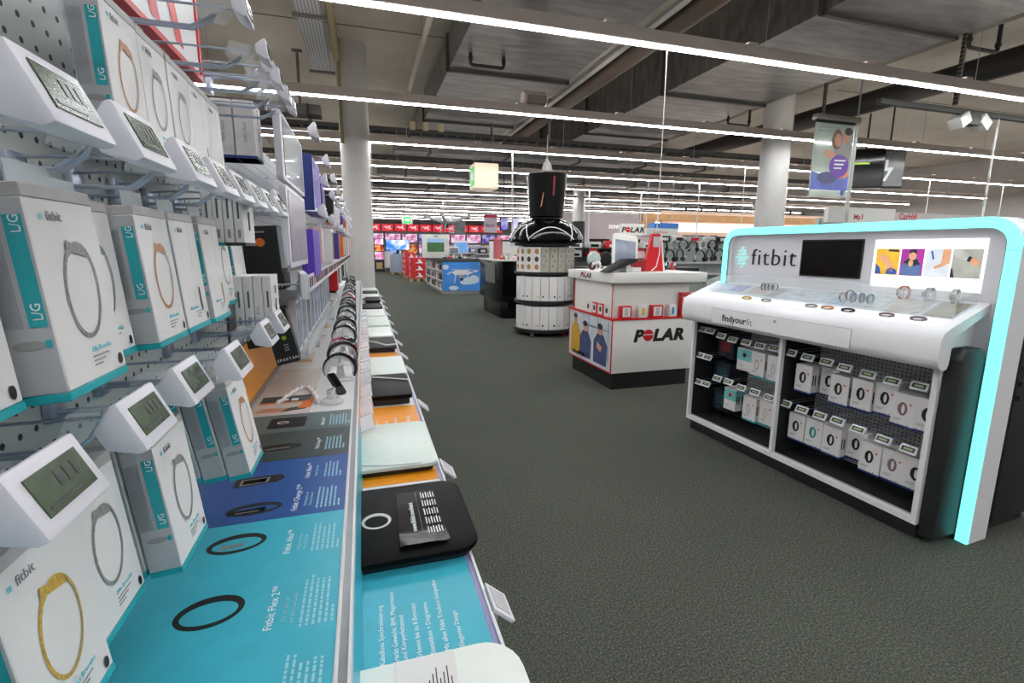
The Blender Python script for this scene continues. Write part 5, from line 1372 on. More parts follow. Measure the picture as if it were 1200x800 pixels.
for k in range(7):
    q = thing('small_toy', '%s small accessory on the glossy black cabinet, %s along' % (('red', 'green', 'white', 'tan', 'pink')[k % 5], ORD[k]), 'accessory', (2.78+0.07*k, 9.75+0.12*(k % 4), 1.2205), 0.4*k, 'accessories on the black cabinet')
    MB().lathe([(0.05, 0), (0.055, 0.02), (0.045, 0.05), (0.02, 0.06+0.02*(k % 3))], CLUT[k % 5], n=12).build('body', q, smooth=True)
    MB().lathe([(0.02, 0), (0.02, 0.02)], CLUT[(k+2) % 5], n=10, T=Matrix.Translation((0, 0, 0.06+0.02*(k % 3)))).build('cap', q)
t = thing('pink_tube', 'translucent pink tube standing on the black cabinet', 'tube', (2.85, 10.3, 1.2205))
PT = mat('pink_clear', (240, 150, 160), rough=0.2, trans=0.6, var=0)
MB().lathe([(0.10, 0), (0.10, 0.42), (0.085, 0.42), (0.085, 0.01)], PT, n=20).build('tube', t, smooth=True)
MB().lathe([(0.11, 0), (0.11, 0.03)], mat('pink_cap', (230, 120, 130), rough=0.4), n=20, T=Matrix.Translation((0, 0, 0.42))).build('cap', t)
t = thing('lettered_board', 'white panel with small grey lettering behind the black cabinet', 'panel', (3.25, 11.4, 0))
MB().box(-0.30, 0.45, 0, 0.04, 0.0, 1.62, PW).build('board', t)
MB().box(-0.31, 0.46, -0.005, 0.045, 1.62, 1.66, BLACK).build('cap_rail', t)
text('e-Shop', 0.12, INKG, t, (-0.1, -0.002, 1.28), (1, 0, 0), (0, 0, 1))

# ------------------------------------------------------------------ counter with the flying drone picture
t = thing('drone_counter', 'counter with a blue sky drone picture on its end and open side shelves', 'counter', (2.37, 15.1, 0))
MB().box(0.02, 1.18, 0.02, 4.2, 0, 0.10, ALU).build('plinth', t)
MB().box(0.35, 1.2, 0.03, 4.3, 0.10, 1.02, GREY).build('core', t)
for z in (0.10, 0.40, 0.72): MB().box(0.0, 0.36, 0.03, 4.3, z, z+0.03, PW).build('shelf', t)
for y in (0.03, 1.45, 2.9, 4.27): MB().box(0.0, 0.36, y, y+0.03, 0.10, 1.02, PW).build('upright', t)
MB().box(-0.02, 1.22, 0.0, 4.35, 1.02, 1.13, mat('charcoal_top', (66, 68, 70), rough=0.4)).build('worktop', t, bevel=0.004)
SKYP = mat('sky_print', (70, 140, 220), rough=0.3, var=0.25, scale=1.3)
pp_ = MB().box(0.0, 1.2, 0.0, 0.028, 0.11, 1.015, SKYP).build('sky_picture', t)
CLP, DRP = mat('cloud_print', (206, 222, 236), rough=0.4), mat('drone_print', (224, 224, 222), rough=0.4)
def SK(pts, m, d=0.0012): MB().prism(pts, -d*2-0.0005, -d*2, m, 'y').build('picture_shape', pp_)
for i_, (x, z, a, b) in enumerate(((0.85, 0.42, 0.22, 0.12), (1.0, 0.46, 0.18, 0.14), (0.72, 0.38, 0.16, 0.08), (0.35, 0.20, 0.16, 0.07), (0.10, 0.86, 0.10, 0.08))): SK(ellipse(x, z, a, b, 16), CLP, 0.0006*(i_+1))
SK([(0.28, 0.70), (0.45, 0.78), (0.78, 0.78), (0.98, 0.68), (0.86, 0.62), (0.40, 0.61)], DRP, 0.002)
SK([(0.14, 0.66), (0.3, 0.72), (0.3, 0.69), (0.16, 0.62)], DRP, 0.002); SK([(0.96, 0.72), (1.14, 0.76), (1.14, 0.72), (0.98, 0.68)], DRP, 0.002)
SK([(0.30, 0.79), (0.62, 0.75), (0.62, 0.765), (0.30, 0.80)], INKW, 0.0026); SK([(0.75, 0.80), (1.12, 0.74), (1.12, 0.755), (0.75, 0.81)], INKW, 0.0026)
SK([(0.40, 0.61), (0.43, 0.61), (0.40, 0.36), (0.36, 0.36)], DRP, 0.002); SK([(0.78, 0.62), (0.81, 0.62), (0.86, 0.40), (0.82, 0.40)], DRP, 0.002)
SK(ellipse(0.60, 0.56, 0.10, 0.055, 14), INKG, 0.0026); SK(ellipse(0.62, 0.47, 0.045, 0.05, 14), INKK, 0.0030)
SHB = [DKB, MATB, GREY, mat('brick_card', (150, 80, 60), rough=0.5), mat('steel_blue_card', (80, 96, 120), rough=0.5)]
n = 0
for zi, z in enumerate((0.131, 0.431, 0.751)):
    for k in range(9):
        y = 15.1 + (0.09, 1.52, 2.96)[k//3] + (k % 3)*0.44
        q = thing('drone_carton', 'dark carton in the drone counter, %s shelf from the floor, %s back' % (ORD[zi], ORD[k]), 'box', (2.40, y, z), 0, 'cartons on the drone counter shelves')
        MB().box(0, 0.26, 0, 0.36, 0, 0.16+0.05*((n*3) % 3), SHB[(n*2+zi) % 5]).build('carton', q, bevel=0.004, seg=1)
        MB().box(-0.0015, -0.0003, 0.06, 0.28, 0.04, 0.12, SHB[(n+1) % 5]).build('front_print', q); n += 1
t = thing('drone_display', 'white rounded display panel with a landscape screen on the drone counter', 'display', (2.32, 16.0, 1.1305))
MB().prism(rrect(-0.46, 0.42, 0, 0.76, 0.08), 0, 0.08, PW, 'y').build('panel', t, bevel=0.01)
scr = MB().box(-0.30, 0.26, -0.012, -0.002, 0.20, 0.62, mat('screen_sky', (150, 190, 220), rough=0.2, emit=0.4, var=0.1)).build('screen', t)
MB().box(-0.30, 0.26, -0.015, -0.013, 0.20, 0.50, mat('screen_hills', (70, 110, 70), rough=0.2, emit=0.25, var=0.35, scale=9)).build('hills_picture', scr)
MB().prism([(-0.06, 0.69), (0.06, 0.69), (0.04, 0.72), (-0.04, 0.72)], -0.004, -0.0005, INKK, 'y').build('emblem', t)
def monitor(x, y, z, wd, ht, c, label, emit=0.35):
    q = thing('monitor', label, 'monitor', (x, y, z))
    MB().box(-wd/2, wd/2, -0.02, 0.02, 0.12, 0.12+ht, PW).build('case', q, bevel=0.006)
    MB().box(-wd*0.42, wd*0.42, -0.024, -0.021, 0.12+ht*0.1, 0.12+ht*0.88, c).build('screen', q)
    MB().box(-0.03, 0.03, -0.01, 0.03, 0.0, 0.14, PW).box(-wd*0.3, wd*0.3, -0.08, 0.08, 0, 0.015, PW).build('stand', q)
monitor(3.0, 16.5, 1.1305, 0.34, 0.24, mat('scr_grey', (120, 128, 140), rough=0.2, emit=0.2), 'small white monitor on the drone counter')
monitor(3.40, 17.2, 1.1305, 0.50, 0.46, mat('scr_blue', (110, 160, 220), rough=0.2, emit=0.4, var=0.2, scale=4), 'larger blue monitor on the drone counter')
def drone(x, y, z, s, label, m):
    q = thing('drone', label, 'drone', (x, y, z), 0.4); q.scale = (s, s, s)
    MB().lathe([(0.0, -0.05), (0.10, -0.03), (0.13, 0.0), (0.08, 0.05), (0.0, 0.06)], m, n=16).build('body', q, smooth=True)
    for k in range(4):
        a = PI/4 + k*PI/2
        MB().tube([(0.08*math.cos(a), 0.08*math.sin(a), 0.0), (0.42*math.cos(a), 0.42*math.sin(a), 0.10)], [0.035, 0.022], m, n=8).build('arm', q, smooth=True)
        T = Matrix.Translation((0.42*math.cos(a), 0.42*math.sin(a), 0.13)) @ Matrix.Rotation(a+0.6, 4, 'Z')
        MB().box(-0.2, 0.2, -0.015, 0.015, 0.0, 0.006, m, T).build('rotor', q)
        MB().lathe([(0.03, -0.06), (0.03, 0.0)], GREY, n=10, T=T).build('motor', q)
    for s2 in (-1, 1):
        MB().tube([(s2*0.07, -0.07, -0.03), (s2*0.10, -0.07, -0.2), (s2*0.10, 0.07, -0.2), (s2*0.07, 0.07, -0.03)], 0.01, m, n=6).build('landing_leg', q)
    MB().lathe([(0.0, -0.12), (0.04, -0.09), (0.03, -0.05)], BLACK, n=12).build('camera', q, smooth=True)
    if s > 1: MB().tube([(0, 0, 0.05), (0, 0, (3.9-z)/s)], 0.006, STEEL, n=5).build('hanging_wire', q)
drone(2.62, 15.6, 2.28, 1.7, 'big white drone model hanging over the drone counter', mat('drone_grey', (196, 198, 200), rough=0.5))
drone(3.3, 15.5, 1.2215, 0.45, 'small dark drone standing on the drone counter', BLACKF)
for k in range(5):
    q = thing('remote_control', '%s remote control on the drone counter, %s along' % (('dark', 'red', 'grey', 'dark', 'white')[k], ORD[k]), 'remote control', (2.5+k*0.16, 15.35, 1.1305), 0.3*k, 'remote controls on the drone counter')
    MB().box(-0.06, 0.06, -0.04, 0.04, 0, 0.035+0.02*(k % 2), (BLACKF, RED, GREY, BLACKF, PW)[k]).build('case', q, bevel=0.008)
    MB().tube([(0.04, 0.03, 0.03), (0.05, 0.04, 0.12)], 0.005, BLACK).build('antenna', q)

# ------------------------------------------------------------------ red cartons on pallets
WOODP = mat('pallet_wood', (186, 156, 110), rough=0.7, var=0.15, scale=12)
def pallet_stack(x, y, wd, dp, cols, rows, lv, cm, label, h=0.30, logo=True):
    q = thing('wooden_pallet', 'wooden pallet carrying ' + label, 'pallet', (x, y, 0))
    for k in range(5): MB().box(0, wd, k*dp/5+0.02, (k+1)*dp/5-0.02, 0.10, 0.13, WOODP).build('deck_board', q)
    for k in range(3): MB().box(k*(wd-0.1)/2, k*(wd-0.1)/2+0.1, 0, dp, 0, 0.10, WOODP).build('bearer', q)
    for i in range(cols):
        for j in range(rows):
            for l in range(lv):
                c = thing('carton', '%s, column %s, %s back, %s up' % (label, ORD[i], ORD[j], ORD[l]), 'box', (x+i*wd/cols+0.005, y+j*dp/rows+0.005, 0.131+l*h), 0, 'cartons: '+label)
                w2, d2 = wd/cols-0.012, dp/rows-0.012
                MB().box(0, w2, 0, d2, 0, h-0.004, cm).build('carton_body', c, bevel=0.004, seg=1)
                if logo:
                    MB().prism([(w2*0.3, h*0.2), (w2*0.85, h*0.2), (w2*0.75, h*0.45), (w2*0.62, h*0.8), (w2*0.5, h*0.8), (w2*0.55, h*0.45)], -0.002, -0.0003, INKW, 'y').build('front_print', c)
                    MB().prism([(d2*0.1, h*0.25), (d2*0.45, h*0.25), (d2*0.45, h*0.8), (d2*0.1, h*0.8)], -0.002, -0.0003, INKW, 'x').build('side_print', c)
REDC = mat('red_carton', (208, 34, 40), rough=0.5)
pallet_stack(1.95, 21.3, 0.66, 0.9, 1, 2, 3, REDC, 'red cartons with white print nearest the drone counter')
pallet_stack(1.92, 23.6, 0.5, 2.0, 1, 4, 4, REDC, 'red cartons with white print further down the aisle', 0.27)
pallet_stack(1.5, 27.2, 0.9, 1.2, 2, 2, 3, mat('grey_blue_carton', (150, 164, 184), rough=0.5), 'pale blue cartons deep in the aisle', 0.33, False)
pallet_stack(0.9, 33.2, 1.0, 1.0, 2, 1, 3, PW, 'white cartons at the back wall', 0.36, False)
pallet_stack(2.9, 24.0, 1.1, 1.4, 2, 2, 4, mat('mixed_carton', (170, 160, 176), rough=0.5, var=0.2, scale=3), 'lilac cartons behind the red ones', 0.3, False)

# ------------------------------------------------------------------ television wall at the back
def lit2(name, c, e=0.8, var=0.35, scale=3.0):
    return mat(name, c, rough=0.3, emit=e, var=var, scale=scale)
REDS = lit2('lit_red', (222, 34, 52), 0.75, 0.1)
FLOW = mat('lit_flowers', (236, 190, 214), rough=0.3, emit=0.8, var=0)
def picture_ramp(name, cols, scale, e):
    m = mat(name, cols[0], rough=0.25, var=0)
    nt = m.node_tree; b = nt.nodes['Principled BSDF']; L = nt.links.new
    tc = nt.nodes.new('ShaderNodeTexCoord'); nz = nt.nodes.new('ShaderNodeTexNoise'); nz.inputs['Scale'].default_value = scale; nz.inputs['Detail'].default_value = 2
    rp = nt.nodes.new('ShaderNodeValToRGB'); el = rp.color_ramp.elements
    el[0].position = 0.28; el[1].position = 0.72; el[0].color = lin(cols[0]); el[1].color = lin(cols[-1])
    for i, c in enumerate(cols[1:-1]): k = el.new(0.28+0.44*(i+1)/(len(cols)-1)); k.color = lin(c)
    L(tc.outputs['Object'], nz.inputs['Vector']); L(nz.outputs['Fac'], rp.inputs['Fac'])
    L(rp.outputs['Color'], b.inputs['Base Color']); L(rp.outputs['Color'], b.inputs['Emission Color']); b.inputs['Emission Strength'].default_value = e
    return m
FLOW = picture_ramp('screen_blossom', [(250, 246, 250), (236, 200, 226), (190, 90, 150), (90, 130, 90)], 2.4, 0.8)
FIRE = picture_ramp('screen_fire', [(30, 20, 30), (180, 60, 40), (240, 170, 80), (30, 20, 40)], 3.0, 0.6)
BLUW = picture_ramp('screen_wave', [(30, 60, 190), (70, 140, 230), (240, 240, 250), (230, 150, 170)], 1.5, 0.8)
VIOL = picture_ramp('screen_violet', [(40, 40, 120), (90, 80, 190), (200, 190, 230), (60, 50, 110)], 2.5, 0.5)
for k in range(11):
    x = 0.45 + k*0.93
    q = thing('red_screen', 'glowing red promotional screen over the back wall, %s of eleven' % ORD[k], 'screen', (x, 36.938, 2.63), 0, 'red screens on the back wall')
    MB().box(0, 0.86, 0, 0.06, 0, 0.58, BLACK).build('case', q)
    MB().box(0.02, 0.84, -0.006, -0.001, 0.03, 0.55, REDS).build('screen', q)
    MB().prism([(0.12, 0.30), (0.30, 0.42), (0.42, 0.33), (0.50, 0.42), (0.70, 0.44), (0.60, 0.33), (0.72, 0.20), (0.58, 0.14), (0.52, 0.28), (0.36, 0.20), (0.28, 0.32)], -0.010, -0.007, lit2('lit_swirl', (248, 200, 214), 0.7, 0), 'y').build('white_swirl', q)
def tv(x, y, z, wd, ht, scr, label, group=None, rz=0.0, cat='television'):
    q = thing('television', label, cat, (x, y, z), rz, group)
    MB().box(-wd/2, wd/2, 0, 0.06, 0, ht, BLACK).build('case', q, bevel=0.01, seg=1)
    MB().box(-wd/2+0.025, wd/2-0.025, -0.006, -0.0005, 0.03, ht-0.025, scr).build('screen', q)
    return q
def hang(q, ht, z):
    MB().tube([(0, 0.03, ht), (0, 0.03, ZC-z)], 0.012, BLACK).build('rod', q)
n = 0
for r_, (z, ht) in enumerate(((1.82, 0.68), (1.02, 0.7), (0.3, 0.62))):
    for k in range(9):
        scr = (FLOW, FIRE, VIOL, FLOW, BLUW)[(k*(1+r_)+r_*2) % 5] if r_ else (FLOW if k % 4 != 3 else VIOL)
        tv(0.95+k*1.22, 36.938, z, 1.14, ht, scr, 'wall television with a bright picture, %s row from the top, %s along' % (ORD[r_], ORD[k]), 'televisions on the back wall'); n += 1
tv(2.04, 30.2, 1.31, 1.42, 0.63, BLUW, 'big television with a blue and rose wave picture standing in the aisle')
t = thing('tv_stand', 'low white stand under the big aisle television', 'stand', (2.04, 30.22, 0))
MB().box(-0.6, 0.6, -0.1, 0.3, 1.02, 1.09, PW).box(-0.5, 0.5, 0.0, 0.2, 0, 1.02, GREY).build('cabinet', t, bevel=0.01)
MB().box(-0.08, 0.08, 0.02, 0.06, 1.09, 1.32, BLACK).build('neck', t)
t = thing('screen_totem', 'black totem with three stacked bright screens by the near column', 'totem', (0.9, 30.6, 0))
MB().box(-0.25, 0.34, 0, 0.12, 0, 2.0, BLACK).build('case', t)
for k, (z0, z1, scm) in enumerate(((0.75, 1.2, FLOW), (1.25, 1.6, FIRE), (1.64, 1.96, FLOW))):
    MB().box(-0.2, 0.32, -0.006, -0.001, z0, z1, scm).build('screen', t)
MB().box(-0.2, 0.32, -0.35, -0.01, 0.0, 0.18, BLACK).box(-0.15, 0.2, -0.25, -0.02, 0.18, 0.55, WOODP).build('base_shelf', t)

# ------------------------------------------------------------------ hanging signs
t = thing('cube_lamp', 'glowing cream cube sign with a green face under the lights', 'lamp', (2.40, 9.75, 2.62))
MB().box(-0.24, 0.24, -0.24, 0.24, 0, 0.48, mat('cream_glow', (232, 214, 190), rough=0.5, emit=0.35, var=0.04, scale=4, ecol=(255, 236, 206))).build('cube', t, bevel=0.01)
MB().box(-0.2425, -0.2405, -0.2, 0.2, 0.06, 0.42, mat('green_glow', (60, 190, 80), rough=0.5, emit=0.5, var=0)).build('green_face', t)
MB().prism([(-0.12, 0.16), (0.02, 0.16), (0.02, 0.08), (0.14, 0.24), (0.02, 0.40), (0.02, 0.32), (-0.12, 0.32)], -0.245, -0.243, INKW, 'x').build('arrow', t)
for a in (-0.2, 0.2): MB().tube([(a, 0, 0.48), (a, 0, 1.28)], 0.004, STEEL).build('wire', t)
t = thing('exit_sign', 'lit green emergency exit sign hanging far down the aisle', 'sign', (1.84, 21.0, 2.43))
MB().box(-0.22, 0.22, 0, 0.08, 0, 0.36, PW).build('case', t, bevel=0.01)
MB().box(-0.15, 0.15, -0.006, -0.001, 0.05, 0.31, mat('exit_green', (70, 214, 90), rough=0.4, emit=0.8, var=0)).build('green_face', t)
MB().prism([(-0.08, 0.14), (0.02, 0.14), (0.02, 0.09), (0.10, 0.18), (0.02, 0.27), (0.02, 0.22), (-0.08, 0.22)], -0.010, -0.007, mat('exit_white', (240, 255, 240), rough=0.4, emit=0.7, var=0), 'y').build('arrow', t)
MB().tube([(0, 0.04, 0.36), (0, 0.04, 1.47)], 0.01, STEEL).build('rod', t)
t = thing('price_sign', 'clear hanging price sign with a red header above the black cabinet', 'sign', (2.91, 11.17, 1.82))
MB().box(-0.165, 0.165, 0, 0.006, 0, 0.43, mat('sign_sheet', (196, 186, 200), rough=0.25)).build('sheet', t)
MB().box(-0.165, 0.165, -0.004, -0.0005, 0.34, 0.41, mat('sign_red', (176, 36, 60), rough=0.4)).build('red_header', t)
text('78.99', 0.10, mat('sign_violet', (140, 70, 120), rough=0.4), t, (-0.13, -0.002, 0.12), (1, 0, 0), (0, 0, 1), bold=0.002)
for a in (-0.12, 0.12): MB().tube([(a, 0.003, 0.43), (a, 0.003, 1.37)], 0.003, STEEL).build('wire', t)
t = thing('dark_poster', 'dark hanging poster between drone model and price sign', 'poster', (3.9, 20.0, 2.0))
MB().box(-0.22, 0.22, 0, 0.02, 0, 0.6, picture_ramp('poster_dusk', [(60, 70, 110), (110, 110, 120), (90, 84, 60), (160, 170, 170)], 4.0, 0.0)).build('sheet', t)
MB().tube([(0, 0.01, 0.6), (0, 0.01, 2.65)], 0.005, STEEL).build('wire', t)
hang(tv(3.78, 13.0, 1.93, 0.26, 0.36, VIOL, 'upright violet screen hanging behind the tower, near edge', rz=0.2), 0.36, 1.93)
hang(tv(4.10, 13.0, 1.93, 0.20, 0.36, picture_ramp('screen_lilac', [(230, 220, 244), (200, 190, 230), (170, 160, 210)], 2.0, 0.6), 'upright lilac screen hanging behind the tower', rz=0.2), 0.36, 1.93)
# poster sign with couple, on a bracket post
t = thing('poster_sign', 'hanging poster of a smiling couple in a grey bracket frame', 'sign', (6.11, 5.2, 0))
PB = MB().box(-0.33, 0.33, 0, 0.02, 2.17, 3.12, mat('poster_ground', (176, 188, 176), rough=0.12, var=0.2, scale=2, coat=0.4)).build('poster', t)
MB().box(-0.35, 0.42, -0.02, 0.06, 3.15, 3.22, ALU).build('top_bar', t, bevel=0.008)
MB().box(-0.34, 0.34, -0.005, 0.025, 3.115, 3.15, BLACK).build('clamp', t)
MB().tube([(0.41, 0.03, 1.85), (0.41, 0.03, 3.2)], 0.025, ALU, n=10).build('post', t, smooth=True)
MB().tube([(0.41, 0.03, 3.2), (0.41, 0.03, 3.9)], 0.01, STEEL, n=6).build('ceiling_rod', t)
def PO(pts, m, d): MB().prism(pts, -d-0.0005, -d, m, 'y').build('poster_shape', PB)
PO([(-0.33, 2.26), (0.33, 2.26), (0.33, 2.46), (0.1, 2.52), (-0.1, 2.44), (-0.33, 2.5)], mat('poster_blue', (96, 110, 190), rough=0.3, var=0.3, scale=5), 0.001)
PO([(0.0, 2.62), (0.28, 2.6), (0.33, 2.85), (0.22, 2.93), (0.02, 2.86)], mat('poster_shirt', (150, 146, 140), rough=0.3), 0.0016)
PO(ellipse(0.21, 2.97, 0.065, 0.095, 16), SKIN, 0.0024); PO(ellipse(0.235, 3.03, 0.07, 0.05, 14), mat('poster_hair', (60, 46, 40), rough=0.4), 0.0030)
PO(ellipse(0.05, 2.92, 0.09, 0.13, 16), mat('poster_hair2', (110, 80, 60), rough=0.4), 0.0020); PO(ellipse(0.07, 2.91, 0.06, 0.085, 16), SKIN, 0.0028)
PO([(-0.16, 2.74), (-0.10, 2.79), (0.05, 2.74), (0.03, 2.66), (-0.1, 2.68)], SKIN, 0.0032)
PO(ellipse(0.13, 2.58, 0.17, 0.15, 18), mat('poster_violet', (110, 60, 170), rough=0.3), 0.0036); PO(ellipse(-0.06, 2.42, 0.17, 0.08, 16), mat('poster_navy', (70, 76, 120), rough=0.3), 0.0032)
PO(ellipse(0.20, 2.48, 0.12, 0.06, 14), mat('poster_orange', (220, 130, 100), rough=0.3), 0.0030)
for k in range(3): PO([(0.04, 2.64-k*0.05), (0.24-0.03*k, 2.645-k*0.05), (0.24-0.03*k, 2.665-k*0.05), (0.04, 2.66-k*0.05)], INKW, 0.0042)
for k in range(2): PO([(-0.29, 3.05-k*0.045), (0.10-0.14*k, 3.055-k*0.045), (0.10-0.14*k, 3.075-k*0.045), (-0.29, 3.07-k*0.045)], INKG, 0.0016)
PO(ellipse(0.24, 2.24, 0.035, 0.045, 14), mat('poster_badge', (70, 90, 170), rough=0.3), 0.0040)
# black hanging screens
t = tv(9.05, 7.0, 2.62, 0.66, 0.70, BLACKG, 'black hanging screen with a lime bar behind the poster sign', rz=-0.5)
MB().box(-0.26, 0.06, -0.010, -0.007, 0.42, 0.45, mat('lime_glow', (170, 214, 40), rough=0.4, emit=0.4, var=0)).build('lime_bar', t)
MB().tube([(0, 0.03, 0.7), (0, 0.03, 1.32)], 0.015, BLACK).build('rod', t)
t = tv(9.78, 7.1, 2.66, 0.66, 0.70, mat('grey_screen', (120, 120, 120), rough=0.25, var=0.4, scale=1.4), 'grey hanging screen showing a white numeral', rz=-0.25)
MB().prism([(-0.20, 0.36), (-0.08, 0.36), (-0.08, 0.52), (-0.02, 0.52), (-0.02, 0.38), (0.10, 0.38), (-0.04, 0.12), (-0.10, 0.12), (0.0, 0.31), (-0.20, 0.31)], -0.012, -0.007, INKW, 'y').build('numeral', t)
MB().tube([(0, 0.03, 0.7), (0, 0.03, 1.99)], 0.015, BLACK).build('rod', t)
# sensor pair on a bar, ceiling speaker, beaded chain
t = thing('sensor_pair', 'pair of pale angled box sensors under a dark ceiling bar', 'sensor', (7.5, 4.5, 3.06))
for s2 in (-1, 1):
    MB().box(-0.09, 0.09, -0.08, 0.08, -0.07, 0.07, PW, Matrix.Translation((s2*0.19, 0, 0.02)) @ Matrix.Rotation(s2*0.6, 4, 'Y')).build('sensor_box', t, bevel=0.01)
MB().box(-0.10, 0.10, -0.06, 0.06, -0.02, 0.10, BLACK).build('mount', t)
MB().box(-1.6, 1.8, -0.03, 0.03, 0.10, 0.16, DUCTD).build('bar', t)
t = thing('ceiling_speaker', 'pale round-backed loudspeaker with a perforated face on a light line', 'speaker', (2.25, 6.37, 3.39))
MB().lathe([(0.085, -0.16), (0.10, -0.14), (0.10, 0.14), (0.085, 0.16)], HOUS, n=20, T=Matrix.Rotation(PI/2, 4, 'Y')).build('case', t, smooth=True)
MB().box(-0.12, 0.13, -0.112, -0.06, -0.075, 0.03, perforated_mat('grille', (176, 160, 152), (60, 54, 52), 0.022, 0.007, 'X', 'Z')).build('grille', t)
c = MB()
for k in range(60):
    c.lathe([(0.0, -0.012), (0.018, 0.0), (0.0, 0.012)], CLEARD, n=8, T=Matrix.Translation((0.02*math.sin(k*0.4), 0, k*0.0215)))
c.tube([(0, 0, 0), (0, 0, 1.3)], 0.012, PW, n=5)
tag(c.build('beaded_chain', smooth=True, loc=(8.04, 4.5, 1.88)), 'pale twisted beaded chain hanging before the light framed counter', 'chain')

# ------------------------------------------------------------------ headphone wall and further fixtures
GWALL = perforated_mat('headphone_pegboard', (186, 196, 190), (120, 128, 124), 0.05, 0.008, 'X', 'Z')
t = thing('headphone_gondola', 'long pale pegboard gondola hung with headphones', 'shelf', (5.6, 8.55, 0))
MB().box(0, 4.0, 0.0, 0.06, 0.2, 1.72, GWALL).build('pegboard', t)
MB().box(0, 4.0, -0.5, 0.06, 0.0, 0.2, BLACK).build('base', t)
for z in (0.55, 0.95, 1.17): MB().box(0, 4.0, -0.45 if z < 1 else -0.3, 0.0, z, z+0.03, GREY).build('shelf', t)
for x in (0.0, 1.3, 2.6, 3.95): MB().box(x, x+0.05, -0.02, 0.08, 0.2, 1.74, GREY).build('upright', t)
def headphone(col):
    q = thing('headphones', 'x', 'headphones')
    pts = [(0.085*math.cos(a), 0, 0.10+0.105*math.sin(a)) for a in [math.radians(-12+204*i/18) for i in range(19)]]
    MB().ringpath(pts, 0.026, 0.012, col, (0, 1, 0), closed=False).build('headband', q, smooth=True)
    for s2 in (-1, 1):
        MB().lathe([(0.0, -0.02), (0.035, -0.02), (0.044, 0.0), (0.035, 0.022), (0.0, 0.026)], col, n=14, T=Matrix.Translation((s2*0.082, 0, 0.055)) @ Matrix.Rotation(PI/2, 4, 'Y')).build('ear_cup', q, smooth=True)
    MB().tube([(0, 0.0, 0.212), (0, 0.14, 0.212)], 0.005, STEEL).build('hook_rod', q)
    return Proto(q)
HP = [headphone(BLACKF), headphone(GREY), headphone(mat('charcoal_plastic', (70, 72, 74), rough=0.4)), headphone(PW), headphone(RED)]
HN = ['black', 'light grey', 'charcoal', 'white', 'red']
n = 0
for r_, z in enumerate((1.40, 1.19)):
    for k in range(13):
        c = (0, 1, 2, 0, 3, 0, 2, 1, 0, 2, 0, 4, 1)[(k+5*r_) % 13]
        HP[c].put((5.75+k*0.235+0.08*r_, 8.40-0.12*r_, z+0.012*(k % 3)), '%s headphones on the pegboard gondola, %s row, %s along' % (HN[c], ('upper', 'lower')[r_], ORD[k]), rz=0.3*math.sin(k*1.9), group='headphones on the gondola', scale=(1.25, 1.25, 1.25) if r_ else (1.1, 1.1, 1.1))
for q in HP: q.drop()
for k in range(9):
    q = thing('headphone_carton', 'packed headphone carton at the top of the gondola, %s along' % ORD[k], 'box', (5.8+k*0.36, 8.50, 1.60), 0, 'cartons on top of the gondola')
    MB().box(-0.13, 0.13, -0.06, 0.03, 0, 0.12, (MATB, CARD, GREY, CARD)[k % 4]).build('carton', q, bevel=0.004, seg=1)
    MB().box(-0.09, 0.09, -0.062, -0.0605, 0.03, 0.09, (CARD, MATB, RED, GREY)[k % 4]).build('front_print', q)
# low black table with round speakers between tower and gondola
t = thing('speaker_table', 'low black product table behind the small white counter', 'table', (3.9, 6.7, 0))
MB().box(-0.5, 1.4, 0, 0.8, 1.10, 1.16, BLACK).build('table_top', t, bevel=0.005)
MB().box(-0.4, 1.3, 0.1, 0.7, 0.0, 1.10, BLACK).build('cabinet', t)
for (x, y, c, lb_) in ((3.50, 6.95, mat('mint_cloth', (198, 214, 208), rough=0.7), 'pale mint'), (3.72, 6.98, BLACKF, 'black')):
    q = thing('round_speaker', lb_ + ' round disc loudspeaker on the black product table', 'speaker', (x, y, 1.1605))
    MB().lathe([(0.0, -0.05), (0.10, -0.04), (0.12, 0.0), (0.10, 0.04), (0.0, 0.05)], c, n=24, T=Matrix.Translation((0, 0, 0.135)) @ Matrix.Rotation(PI/2, 4, 'X')).build('body', q, smooth=True)
    MB().box(-0.05, 0.05, -0.04, 0.04, 0, 0.02, GREY).build('foot', q)
for k in range(6):
    q = thing('camera_body', 'small dark device on the black product table, %s along' % ORD[k], 'camera', (3.95+0.2*k, 6.95+0.1*(k % 3), 1.1605), 0.5*k, 'devices on the black product table')
    MB().box(-0.06, 0.06, -0.03, 0.03, 0, 0.08, (BLACKF, GREY, BLACKG)[k % 3]).build('case', q, bevel=0.008)
    MB().lathe([(0.03, 0), (0.03, 0.04)], BLACKG, n=14, T=Matrix.Translation((0, -0.03, 0.04)) @ Matrix.Rotation(PI/2, 4, 'X')).build('lens', q, smooth=True)
# dark shelving deep behind the tower
t = thing('dark_gondola', 'dark shelf gondola behind the round tower with price cards', 'shelf', (4.3, 12.6, 0))
MB().box(0, 4.2, 0, 0.1, 0, 1.62, mat('gondola_back', (120, 118, 120), rough=0.5)).build('back_panel', t)
for z in (0.4, 0.8, 1.2, 1.45): MB().box(0, 4.2, -0.4, 0, z, z+0.03, BLACK).build('shelf', t)
for k in range(14):
    q = thing('boxed_appliance', '%s device on the dark gondola, %s along' % (('black', 'white', 'grey', 'red')[k % 4], ORD[k]), 'device', (4.45+(k % 7)*0.58, 12.38, 1.231 if k < 7 else 1.481), 0, 'devices on the dark gondola')
    MB().box(-0.2, 0.2, -0.12, 0.12, 0, 0.14+0.03*(k % 3), (BLACKF, PW, GREY, REDC)[k % 4]).build('case', q, bevel=0.012)
    MB().box(-0.12, 0.12, -0.125, -0.121, 0.03, 0.1, (GREY, INKK, BLACKG, PW)[k % 4]).build('front', q)
